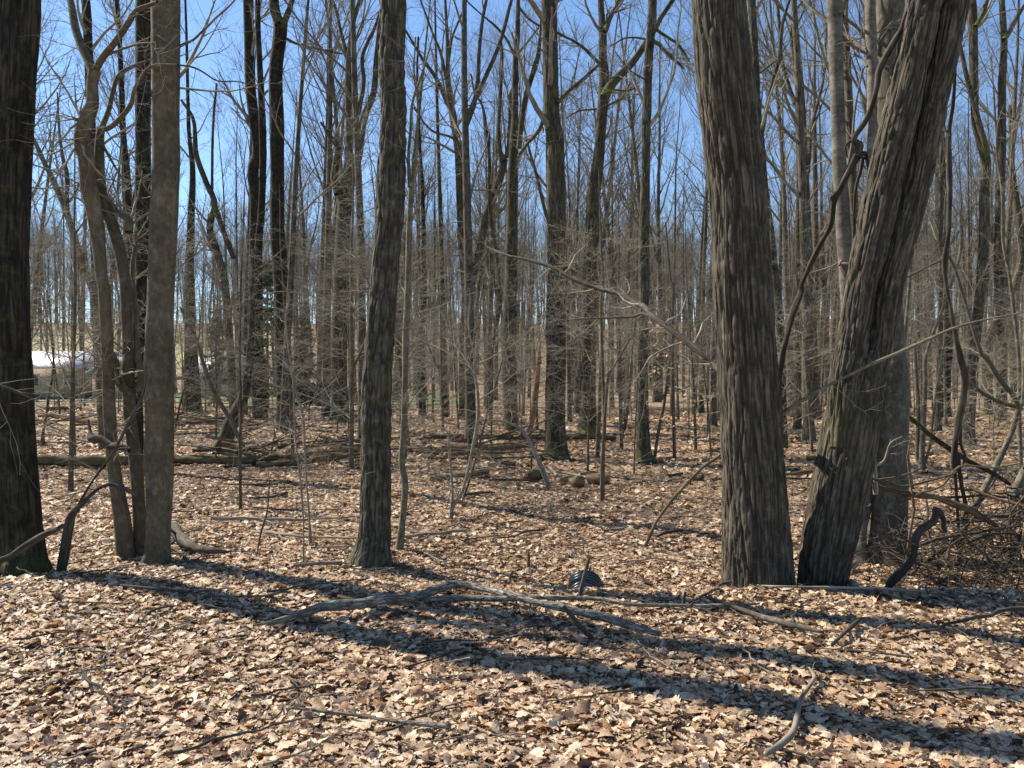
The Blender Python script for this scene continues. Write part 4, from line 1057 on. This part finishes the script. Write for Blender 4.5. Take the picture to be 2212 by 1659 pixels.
# foreground wood
lying('fallen_branch', 'long forked lichened branch bowing across the foreground leaves', 'branch', "c7 1090 540 8; 1200 518 16; 1300 490 24; 1380 462 28; 1450 455 34; 1560 442 28; 1640 428 30; 1700 424 28; 1800 410 24; 1880 384 24; 1950 360 24; 2010 362 20; 2060 370 22; 2150 392 20; c8 0 408 22; 100 437 20; 200 460 24; 290 482 22; 350 497 26; 430 515 24; 500 540 25; 640 580 16", 'stick', S=18, seed=140, kids=5, kid_len=(.1, .3), lift=.065, fat=1.45)
lying('fallen_branch', 'straight mossy branch lying behind the bowed foreground branch', 'branch', "c7 1830 412 18; 2000 404 30; 2200 408 22; c8 150 402 18; 300 404 22; 400 410 18; 520 432 20; 700 436 15; 900 436 14; 1070 428 8", 'stick', S=14, seed=141, kids=2, kid_len=(.08, .2), lift=.05)
lying('fallen_branch', 'short broken stick with a sawn end above the bowed branch', 'branch', "c7 1460 390 18; 1520 405 26; 1590 418 26", 'log', S=12, seed=142, lift=.04)
lying('fallen_branch', 'forked stick pointing down in the right foreground leaves', 'branch', "c8 1100 1090 22; 1170 1045 26; 1220 990 26; 1240 900 24; 1255 840 20; 1300 770 16; 1310 745 16; 1285 705 8", 'dead', S=12, seed=143, kids=2, kid_len=(.06, .15))
lying('fallen_branch', 'dark straight stick low in the centre foreground', 'branch', "c7 1250 883 10; 1400 900 16; 1580 922 16; 1640 935 16; 1800 955 20; 1945 968 22", 'stick', S=10, seed=144)
lying('fallen_branch', 'thin pale twig lying low right of the straight stick', 'branch', "c7 1860 1032 6; 1950 1020 8; 2090 992 6", 'dead', S=7, seed=145)
lying('fallen_branch', 'thin dark twig slanting in the middle foreground leaves', 'branch', "c7 1750 702 7; 1860 670 9; 1960 632 9; 2005 618 6", 'brush', S=7, seed=146)
lying('fallen_branch', 'slanting dark stick below the big right trunks', 'branch', "c8 1385 612 14; 1440 560 18; 1500 505 18", 'brush', S=9, seed=147, lift=.05)
lying('fallen_branch', 'pale peeled branch half buried right of the bowed branch', 'branch', "c8 840 392 14; 900 415 20; 1000 450 18; 1100 485 26; 1230 520 26; 1340 548 12", 'grey', S=10, seed=148)
lying('fallen_branch', 'long thin pale pole lying in front of the feet of the big right trunks', 'branch', "c8 980 330 6; 1100 342 8; 1250 347 10; 1400 350 12; 1600 355 12; 1790 368 8", 'dead', S=8, seed=149, lift=.04)
lying('fallen_branch', 'curved thin twig arching in the left foreground leaves', 'branch', "c7 605 508 7; 640 462 10; 700 440 10; 780 430 6", 'brush', S=7, seed=150, lift=.04)
lying('fallen_branch', 'long thin twig in the shadow left of the bowed branch', 'branch', "c7 900 388 6; 1050 390 10; 1160 385 12; 1220 368 14; 1255 372 8", 'stick', S=8, seed=151)
lying('fallen_branch', 'dark bare stick half buried in shade right of the clump', 'branch', "c7 520 340 12; 600 350 14; 720 362 14; 800 372 8", 'brush', S=8, seed=152)
lying('fallen_branch', 'pale grooved branch lying left of the foot of the rough plated trunk', 'branch', "c7 1265 252 10; 1330 246 16; 1400 242 16; 1478 240 18", 'dead', S=9, seed=153)
lying('fallen_branch', 'short dark curled stick in the bottom right leaves', 'branch', "c8 895 590 8; 760 570 8; 660 590 6", 'dead', S=7, seed=154)
lying('fallen_branch', 'broken pale stump of wood at the right foot of the leaning twin trunk', 'branch', "c12 45 1470 40; 80 1490 46; 130 1512 40", 'dead', S=10, seed=155)
lying('fallen_branch', 'tan chunk of bark just behind the leaning twin trunk', 'branch', "c12 60 1400 40; 100 1390 50; 125 1380 40", 'dead', S=10, seed=156)

def stuck(label, trace, d, mat='brush', S=9, seed=1, name='standing_stick'):
    """a stick stuck in the leaves, held up by its own foot"""
    tr = T(trace)
    g = at(tr[0][0], tr[0][1]) if d is None else at_depth(tr[0][0], tr[0][1], d)
    P4 = px_path(tr, g[1], 0.05)
    b = P4[0].copy(); b[2] -= .06; P4 = np.vstack([b, P4])
    A = resample(P4, 18)
    org = (A[0, 0], A[0, 1], float(H(A[0, 0], A[0, 1])))
    o = link(name, tube_mesh(name, [(A[:, :3] , A[:, 3], S)], M[mat], org, cap=True), None, org)
    return tag(o, label, 'stick')
stuck('upright dark stick standing in front of the black drain pipe', "c8 288 395 20; 298 340 20; 312 280 18; 325 230 15; 333 198 10", None, seed=1)
stuck('leaning stick propped across the bowed branch near its fork', "c8 365 565 20; 330 530 22; 290 490 24; 250 440 22; 220 408 22", None, 'brush')
stuck('small forked grey stump of a stick left of the drain pipe', "c8 72 260 30; 70 235 18; 72 200 14; 70 170 8", None, 'grey')
stuck('short dark upright stub on the straight mossy branch', "c8 728 425 14; 740 390 14; 750 345 10", None)
stuck('stubby grey stick rising behind the bowed branch', "c7 1688 412 18; 1690 385 16; 1682 360 10", None, 'stick')
stuck('thin upright twig in the bottom right leaves', "c8 700 800 6; 690 765 7; 688 735 5", None, 'dead')
tree('broken_branch', 'thick broken branch leaning against the dark left trunk', 'branch',
     [("c4 -30 1500 44; 60 1440 40; 140 1385 42; 230 1328 38; 300 1296 26; 350 1270 26", .2)], 'brush', 'mid', d=6.0, S=18, row=.03, seed=160, flare=0, wig=.02)
tree('broken_branch', 'forked dead branch propped in front of the crooked left stems', 'branch',
     [("c4 370 1300 54; 395 1210 44; 460 1135 32; 530 1075 28; 590 1052 28; 660 1068 26; 750 1105 24", .1),
      ("c4 385 1240 26; 440 1130 22; 520 1010 20; 600 900 20; 660 790 19; 710 690 18; 760 590 20; 790 480 14; 785 350 8", .1, 6.7)],
     'brush', 'mid', d=6.7, S=16, row=.03, seed=161, flare=.1, wig=.02, limbs=[("c4 690 860 30; 640 850 40; 560 820 44; 500 800 44; 490 770 20; 475 700 10", .2, 6.9)])

# ------------------------------------------------------------------ drain pipe: corrugated black plastic, half buried
def build_pipe():
    R0 = .15
    g = at_depth(1261, 1222, 6.85)
    root = empty('drain_pipe', (g[0], g[1], g[2] - R0 - .065))
    tag(root, 'half buried black corrugated drain pipe in the leaves', 'pipe')
    ax = np.array([.10, 1.0, .30]); ax /= np.linalg.norm(ax)
    start = np.array([-.01, -.22, -.08]); seg = []
    for k in range(8):
        for q, rr in ((0., .88), (.010, .90), (.016, 1.), (.034, 1.), (.040, .90)):
            seg.append((k * .045 + q, rr))
    P = np.array([start + ax * s for s, _ in seg]); R = np.array([r * R0 for _, r in seg])
    link('pipe_wall', tube_mesh('pipe_wall', [(P, R, 48)], M['pipe']), root)
    Pi = np.array([P[0] + ax * .002, P[-1]]); link('inner_liner', tube_mesh('inner_liner', [(Pi, np.array([R0 * .82] * 2), 40)], M['pipe']), root)
build_pipe()

# ------------------------------------------------------------------ brush pile
def build_brush():
    rng = np.random.default_rng(200)
    c = np.array([5.1, 7.15]); gz = float(H(c[0], c[1]))
    root = empty('brush_pile', (c[0], c[1], gz))
    tag(root, 'dark tangled pile of cut branches right of the grey trunk', 'brush pile')
    for k in range(150):
        u = rng.uniform(0, 1); a = rng.uniform(0, 6.283)
        p = np.array([1.55 * math.sqrt(u) * math.cos(a), .95 * math.sqrt(u) * math.sin(a), 0])
        p[2] = rng.uniform(.0, 1.0) * (1 - .65 * u)
        di = rng.normal(size=3) * np.array([1, .7, .55 if k % 4 else 1.3]); di /= np.linalg.norm(di)
        Ln = rng.uniform(.5, 1.9); r = rng.uniform(.006, .02) * (1.5 if k < 14 else 1)
        pts = [p - di * Ln / 2]
        d = di.copy()
        for q in range(8):
            d = d + rng.normal(size=3) * .16; d[2] -= .02; d /= np.linalg.norm(d); pts.append(pts[-1] + d * Ln / 8)
        P = np.array(pts)
        g = H(P[:, 0] + c[0], P[:, 1] + c[1]) - gz
        P[:, 2] = np.maximum(P[:, 2], g + r)
        R = r * np.linspace(1, .35, 9)
        b = link('branch', tube_mesh('branch', [(P, R, 7)], M['brush' if k % 5 else 'log']), root)
    n = 1500
    u = rng.uniform(0, 1, n); a = rng.uniform(0, 6.283, n)
    P0 = np.stack([1.9 * np.sqrt(u) * np.cos(a), 1.0 * np.sqrt(u) * np.sin(a), rng.uniform(0, .9, n) * (1 - .75 * u)], 1)
    d = rng.normal(size=(n, 3)) * np.array([1, .8, .5]); d /= np.linalg.norm(d, axis=1, keepdims=True)
    P = np.empty((n, 6, 3)); P[:, 0] = P0; Ln = rng.uniform(.15, .6, n)[:, None]
    for q in range(5):
        d = d + rng.normal(size=(n, 3)) * .22; d /= np.linalg.norm(d, axis=1, keepdims=True); P[:, q + 1] = P[:, q] + d * Ln / 5
    P[..., 2] = np.maximum(P[..., 2], H(P[..., 0] + c[0], P[..., 1] + c[1]) - gz + .004)
    R = rng.uniform(.0016, .0055, n)[:, None] * np.linspace(1, .4, 6)[None]
    o = link('twig_tangle', tube_mesh('twig_tangle', [(P, R, 4)], M['brush']), root); o['kind'] = 'stuff'
build_brush()
tree('broken_branch', 'thick bent dark branch standing out of the left side of the brush pile', 'branch',
     [("c12 320 1510 50; 350 1450 54; 420 1380 52; 470 1310 50; 480 1200 50; 520 1140 50; 590 1090 46; 610 1010 44", .1)], 'brush', 'mid', d=6.3, S=14, row=.03, seed=210, flare=0,
     limbs=[("c12 600 1030 40; 640 1050 34; 655 1150 30", .1, 6.4), ("c12 480 1240 14; 400 1190 10; 360 1100 6", 0, 6.3)])
tree('broken_branch', 'long peeled tan branch lying above the brush pile', 'branch',
     [("c12 190 870 20; 260 890 34; 380 920 36; 500 935 40; 600 950 40; 700 985 44; 820 1030 46; 900 1080 40; 1000 1140 26", .2)], 'log', 'mid', d=6.9, S=14, row=.04, seed=211, flare=0, low=8, twig_len=(.2, .6), tw_mat='brush',
     limbs=[("c12 200 840 10; 300 850 16; 400 880 14; 560 850 14; 700 810 10; 730 790 6", .1, 6.9), ("c12 210 990 14; 140 1060 20; 120 1110 16", 0, 6.8), ("c12 390 990 14; 500 930 14; 640 880 12; 750 760 12; 950 770 10; 1130 740 8", .3, 6.9),
            ("c12 170 830 14; 260 840 18; 340 830 14; 480 790 10; 520 760 6", 0, 6.8)])
tree('broken_snag', 'white splintered wood tip beside the grey trunk', 'snag',
     [("c12 240 930 30; 236 880 36; 230 780 36; 222 700 34; 212 630 10", .0)], 'dead', 'smooth', d=6.9, S=10, row=.05, seed=212, flare=0, rooted=False, limbs=[("c12 235 760 20; 290 720 14; 330 620 10; 400 580 6", .0, 6.9)], twigs=3, twig_len=(.1, .3))

# ------------------------------------------------------------------ repeats: background trees and saplings
def tree_template(seed, height, r0, fork=0, low=0, kind='tall'):
    rng = np.random.default_rng(seed)
    n = 26; z = np.linspace(0, 1, n)
    lean = rng.normal(0, .05, 2) * height
    P = np.zeros((n, 3)); P[:, 2] = z * height - .3
    for c in range(2):
        P[:, c] = lean[c] * z ** 1.3 + .05 * height * .35 * (vnoise(z * 4, seed + c * 7.7, 0, 3) - vnoise(0, seed + c * 7.7, 0, 3)) * z
    R = r0 * (1 - .86 * z ** 1.15) * (1 + .5 * np.exp(-z * height / .35))
    tb = [(P, R, 9)]
    stems = [(P, R)]
    for f in range(fork):
        s = int(n * rng.uniform(.25, .5))
        c, r = sprout(P[None, s:s + 3], R[None, s:s + 3], rng, 1, (height * .5, height * .62), (16, 32), (.2, .8), .07, 0, .05, 25, .72, .01, .12)
        tb.append((c, r, 8)); stems.append((c[0], r[0]))
    A = np.stack([s[0] for s in stems]); B = np.stack([s[1] for s in stems])
    if kind == 'tall':
        c1, r1 = sprout(A, B, rng, 17 if not fork else 12, (height * .13, height * .30), (22, 55), (.34, 1), .10, 0, .09, 8, .45, .012)
        c2, r2 = sprout(c1, r1, rng, 7, (height * .05, height * .13), (22, 55), (.18, 1), .06, 0, .12, 5, .55, .006)
        c3, r3 = sprout(c2, r2, rng, 5, (.5, 1.3), (22, 55), (.15, 1), .05, 0, .14, 3, .6, .0042)
        cr = [(c1, r1, 5), (c2, r2, 4), (c3, r3, 3)]
        if low:
            c4, r4 = sprout(A[:1], B[:1], rng, low, (.8, 2.4), (50, 90), (.08, .4), .03, .5, .12, 6, .14, .005)
            c5, r5 = sprout(c4, np.minimum(r4, .02), rng, 6, (.3, .9), (30, 60), (.2, 1), .02, .5, .14, 4, .6, .003)
            cr += [(c4, np.minimum(r4, .02), 4), (c5, r5, 3)]
    else:
        c1, r1 = sprout(A, B, rng, 20, (height * .16, height * .36), (50, 85), (.15, 1), .02, .55, .10, 7, .4, .004)
        c2, r2 = sprout(c1, r1, rng, 7, (.25, .8), (25, 60), (.15, 1), .01, .7, .14, 5, .6, .0026)
        c3, r3 = sprout(c2, r2, rng, 3, (.1, .35), (25, 60), (.2, 1), .01, .6, .14, 3, .7, .0022)
        cr = [(c1, r1, 4), (c2, r2, 3), (c3, r3, 3)]
    bm = 'far' if kind == 'tall' else 'smooth'
    return tube_mesh('trunk', tb, M[bm]), tube_mesh('crown', cr, M['twigfar'] if kind == 'tall' else M['twig'])

TALL = [tree_template(300 + k, h, r, f, lo) for k, (h, r, f, lo) in enumerate([(22, .17, 0, 8), (25, .22, 1, 0), (20, .13, 0, 10), (24, .19, 2, 6), (18, .10, 0, 8), (26, .24, 0, 0), (21, .15, 1, 8), (19, .12, 1, 10), (23, .16, 0, 12)])]
SAPL = [tree_template(340 + k, h, r, f, 0, 'sapling') for k, (h, r, f) in enumerate([(4.2, .022, 0), (5.5, .03, 1), (3.2, .016, 0), (6.5, .04, 0), (4.8, .026, 2), (2.4, .012, 0), (7.5, .05, 1)])]

DESC = {}
ZONES = [(-900, 60, 'left of the dark edge trunk'), (60, 310, 'between the dark edge trunk and the smooth trunk'), (310, 560, 'just right of the smooth brown trunk'), (560, 800, 'just left of the rough plated trunk'),
         (800, 1000, 'just right of the rough plated trunk'), (1000, 1180, 'just left of the straight mossy-footed trunk'), (1180, 1380, 'just right of the straight mossy-footed trunk'), (1380, 1560, 'just left of the massive furrowed trunk'),
         (1560, 1850, 'between the two big right trunks'), (1850, 2080, 'just right of the leaning twin trunk'), (2080, 3300, 'by the right edge of the photo')]
def zone(x, y):
    px = 1106 + FPX * x / y
    for a, b, t in ZONES:
        if a <= px < b: return t
    return ZONES[-1][2]

def place(rng, pool, name, cat, n, y0, y1, mind, word, used, margin=1.0, smin=.8, smax=1.2, avoid=None):
    k = 0; tries = 0
    while k < n and tries < 40000:
        tries += 1
        y = math.sqrt(rng.uniform(y0 * y0, y1 * y1)); x = rng.uniform(-1, 1) * (.643 * y + margin)
        if any((x - a) ** 2 + (y - b) ** 2 < mind ** 2 for a, b in used): continue
        if avoid and avoid(x, y): continue
        used.append((x, y)); k += 1
        tm, cm = pool[int(rng.integers(0, len(pool)))]
        o = empty(name, (x, y, float(H(x, y))))
        s = rng.uniform(smin, smax); o.scale = (s, s, s); o.rotation_euler = (0, 0, rng.uniform(0, 6.283))
        z = zone(x, y)
        w = word(y, DESC.get(tm.name, ''), s)
        tag(o, f"{w[0]} {z}", cat, f"{w[1]} {z}")
        link('trunk', tm, o); link('crown', cm, o)

def no_house(x, y):
    px = 1106 + FPX * x / y
    if 60 < px < 260 and y < 57: return True
    if -38 < x < -20 and 54 < y < 70: return True
    return 820 < px < 1030 and 35 < y < 55 and RNG.uniform() < .5
used = [((px - 1106) / FPX * d, d) for px, d in STEMS]
rng = np.random.default_rng(77)
for k, (tm, cm) in enumerate(TALL): DESC[tm.name] = ('single-stemmed', 'forked', 'three-stemmed')[(0, 1, 0, 2, 0, 0, 1, 1, 0)[k]]
for k, (tm, cm) in enumerate(SAPL): DESC[tm.name] = ('single', 'forked', 'single', 'single', 'bushy', 'tiny', 'forked')[k]
def w_mid(y, d, s): return (f"{'big' if s > .9 else 'smaller'} {d} tree in mid distance", f"mid-distance {d} trees")
def w_far(y, d, s): return (f"{'stout' if s > 1.1 else 'slim'} {d} tree {'far off' if y < 56 else 'very far off'}", f"{'far' if y < 56 else 'farthest'} {d} trees")
def w_ns(y, d, s): return (f"{'tall' if s > 1 else 'low'} {d} twiggy sapling near the logs", f"near {d} saplings")
def w_fs(y, d, s): return (f"{'tall' if s > 1.1 else 'low'} {d} sapling {'behind the logs' if y < 30 else 'far back'}", f"{'farther' if y < 30 else 'farthest'} {d} saplings")
place(rng, TALL, 'bare_tree', 'tree', 20, 19, 34, 2.2, w_mid, used, 2, .7, 1.05, no_house)
place(rng, TALL, 'bare_tree', 'tree', 118, 34, 84, 2.2, w_far, used, 3, .8, 1.25, no_house)
place(rng, SAPL, 'sapling', 'sapling', 20, 10.5, 17, 1.0, w_ns, used, 1.5, .8, 1.15,
      lambda x, y: (-1.5 < x < 3.2 and y < 14) or 390 < 1106 + FPX * x / y < 600)
place(rng, SAPL, 'sapling', 'sapling', 215, 17, 50, 1.0, w_fs, used, 2, .8, 1.35,
      lambda x, y: 62 < 1106 + FPX * x / y < 235 and RNG.uniform() < .8)

# ------------------------------------------------------------------ loose sticks and a heap of branches
def stick_template(seed, L, r):
    rng = np.random.default_rng(seed)
    P = np.zeros((12, 3)); P[:, 0] = np.linspace(-L / 2, L / 2, 12)
    P[:, 1] = np.cumsum(rng.normal(0, .035, 12)) * L * .6; P[:, 2] = r + .03 * L * np.abs(vnoise(np.linspace(0, 3, 12), seed, 0, 2))
    R_ = r * np.linspace(1, .3, 12)
    c, q = sprout(P[None], R_[None], rng, 4, (L * .12, L * .32), (25, 60), (.2, .95), -.01, .75, .12, 4, .55, .002)
    c[..., 2] = np.maximum(c[..., 2], .004)
    return tube_mesh('fallen_stick', [(P, R_, 7), (c, q, 5)], M[('brush', 'stick', 'dead', 'log')[seed % 4]])
STK = [stick_template(700 + k, L, r) for k, (L, r) in enumerate([(1.1, .012), (.8, .009), (1.6, .018), (.6, .008), (2.2, .026), (1.3, .014)])]
src = {}
rs = np.random.default_rng(701)
for k in range(95):
    y = math.sqrt(rs.uniform(3.6 ** 2, 30 ** 2)) if k > 8 else rs.uniform(3.6, 8); x = rs.uniform(-1, 1) * (.643 * y)
    t = int(rs.integers(0, 6)); z = zone(x, y)
    o = link('fallen_stick', STK[t], None, (x, y, float(H(x, y)) + .022)); src.setdefault(t, o)
    o.rotation_euler = (rs.normal(0, .03), rs.normal(0, .05), rs.uniform(0, 6.28)); sc = rs.uniform(.6, 1.2) * (.6 if y < 6 else 1); o.scale = (sc,) * 3
    band = 'foreground' if y < 6.2 else 'clearing' if y < 14 else 'distance'
    kind_ = ('dark', 'grey', 'pale', 'brown')[(700 + t) % 4]; ln = ('long', 'short', 'long', 'short', 'long', 'long')[t]
    tag(o, f"{ln} {kind_} stick in the {band}, {z}", 'stick', f"{ln} {kind_} sticks on the {band} {z}")
def build_twig_litter():
    n = 4200
    y = np.sqrt(rs.uniform(2.6 ** 2, 16 ** 2, n)); x = rs.uniform(-1, 1, n) * (.643 * y + 1)
    P = np.stack([x, y, H(x, y) + rs.uniform(.012, .035, n)], 1)
    rot = np.stack([rs.normal(0, .1, n), rs.normal(0, .12, n), rs.uniform(0, 6.28, n)], 1)
    gn_instances('twig_litter', P, rot, np.repeat(rs.uniform(.08, .34, n)[:, None], 3, 1), rs.integers(0, 6, n), [[src[k]] for k in range(6)], GROUND)
build_twig_litter()
def build_heap(name, label, px, py, wx, wy, hz, n, seed, Ls=(.8, 3.0)):
    rng = np.random.default_rng(seed); g = at(px, py)
    root = empty(name, g); tag(root, label, 'branch heap')
    for k in range(n):
        p = np.array([rng.uniform(-wx, wx), rng.uniform(-wy, wy), rng.uniform(0, hz)])
        a = rng.normal(0, .45); di = np.array([math.cos(a), math.sin(a), rng.normal(0, .10)]); L = rng.uniform(*Ls); r = rng.uniform(.012, .045)
        pts = [p - di * L / 2]; d = di.copy()
        for q in range(9):
            d = d + rng.normal(size=3) * .11; d /= np.linalg.norm(d); pts.append(pts[-1] + d * L / 9)
        P = np.array(pts); P[:, 2] = np.maximum(P[:, 2], H(P[:, 0] + g[0], P[:, 1] + g[1]) - g[2] + r * .8)
        link('branch', tube_mesh('branch', [(P, r * np.linspace(1, .35, 10), 7)], M[('log', 'brush', 'stick', 'log')[k % 4]]), root)
build_heap('branch_heap', 'long low heap of fallen branches stretching behind the rough plated trunk', 800, 985, 3.6, 1.3, .3, 40, 720)
build_heap('branch_heap', 'low tangle of fallen branches near the house, between the left trunks', 215, 925, 3.5, 2.0, .35, 26, 721)
build_heap('branch_heap', 'scattered fallen branches in front of the big dark trunk left of centre', 560, 930, 3.5, 1.6, .3, 26, 722)

# ------------------------------------------------------------------ conifers in the far left gap
def build_conifer(px, py, h, label, seed):
    rng = np.random.default_rng(seed)
    d = 44 + seed % 5; p = at_depth(px, py, d); gz = float(H(p[0], p[1]))
    root = empty('hemlock_tree', (p[0], p[1], gz)); tag(root, label, 'tree', None)
    P = np.stack([np.zeros(12), np.zeros(12), np.linspace(-.2, h, 12)], 1); R = np.linspace(.11, .012, 12)
    link('trunk', tube_mesh('trunk', [(P, R, 8)], M['far']), root)
    c1, r1 = sprout(P[None], R[None], rng, 90, (h * .16, h * .27), (75, 105), (.1, .99), -.03, .3, .06, 5, .3, .006)
    ln = 1 - (c1[:, 0, 2] / h); c1 = c1[:, :1] + (c1 - c1[:, :1]) * (.25 + ln)[:, None, None]
    n = 9000; pid = rng.integers(0, len(c1), n); sg = rng.uniform(.6, 4.99, n); i = sg.astype(int); f = (sg - i)[:, None]
    q = c1[pid, i] * (1 - f) + c1[pid, i + 1] * f + rng.normal(size=(n, 3)) * .10 * np.array([1, 1, .5])
    t = np.array([[-.5, 0, 0], [.5, 0, 0], [0, 1, -.2]]) * .11
    Rm = euler_mats(rng.normal(0, .6, n), rng.normal(0, .6, n), rng.uniform(0, 6.28, n))
    W = np.einsum('nij,kj->nki', Rm, t) + q[:, None]
    me = mesh('crown', W.reshape(-1, 3), None, np.arange(n * 3).reshape(-1, 3), M['needle'], smooth=False)
    link('crown', me, root)
    link('branches', tube_mesh('branches', [(c1, r1, 4)], M['far']), root)['kind'] = 'stuff'
build_conifer(578, 880, 8.5, 'green conifer behind the big dark trunk left of centre', 401)
build_conifer(470, 880, 6.0, 'small green conifer left of the double trunk', 403)
build_conifer(660, 880, 5.0, 'low green conifer just right of the big dark trunk', 405)

# ------------------------------------------------------------------ far woods: one mass nobody could count
def build_far_woods():
    rng = np.random.default_rng(500)
    n = 1200
    y = np.sqrt(rng.uniform(80 ** 2, 235 ** 2, n)); x = rng.uniform(-1, 1, n) * (.66 * y + 12)
    keep = ~((x < -44) & (x > -100) & (y > 112) & (y < 165)) & ~((x < -3) & (y < 84) & (rng.uniform(size=n) < .6))
    x, y = x[keep], y[keep]; n = len(x)
    V = np.stack([x, y, H(x, y) - .1], 1)
    rot = np.zeros((n, 3)); rot[:, 2] = rng.uniform(0, 6.28, n)
    scl = np.repeat(rng.uniform(.75, 1.2, n)[:, None], 3, 1)
    srcs = [[next(q for q in bpy.data.objects if q.data is me_) for me_ in TALL[ti]] for ti in (0, 1, 6, 8)]
    o = gn_instances('far_woods', V, rot, scl, rng.integers(0, 4, n), srcs)
    tag(o, 'hazy brown mass of bare woods on the rise beyond', 'woods', None, 'stuff')
build_far_woods()
tot = sum(len(m.loops) - 2 * len(m.polygons) for m in bpy.data.meshes)
print({m.name: len(m.loops) - 2 * len(m.polygons) for m in bpy.data.meshes if len(m.loops) > 120000})
print('triangles', tot, 'objects', len(bpy.data.objects))
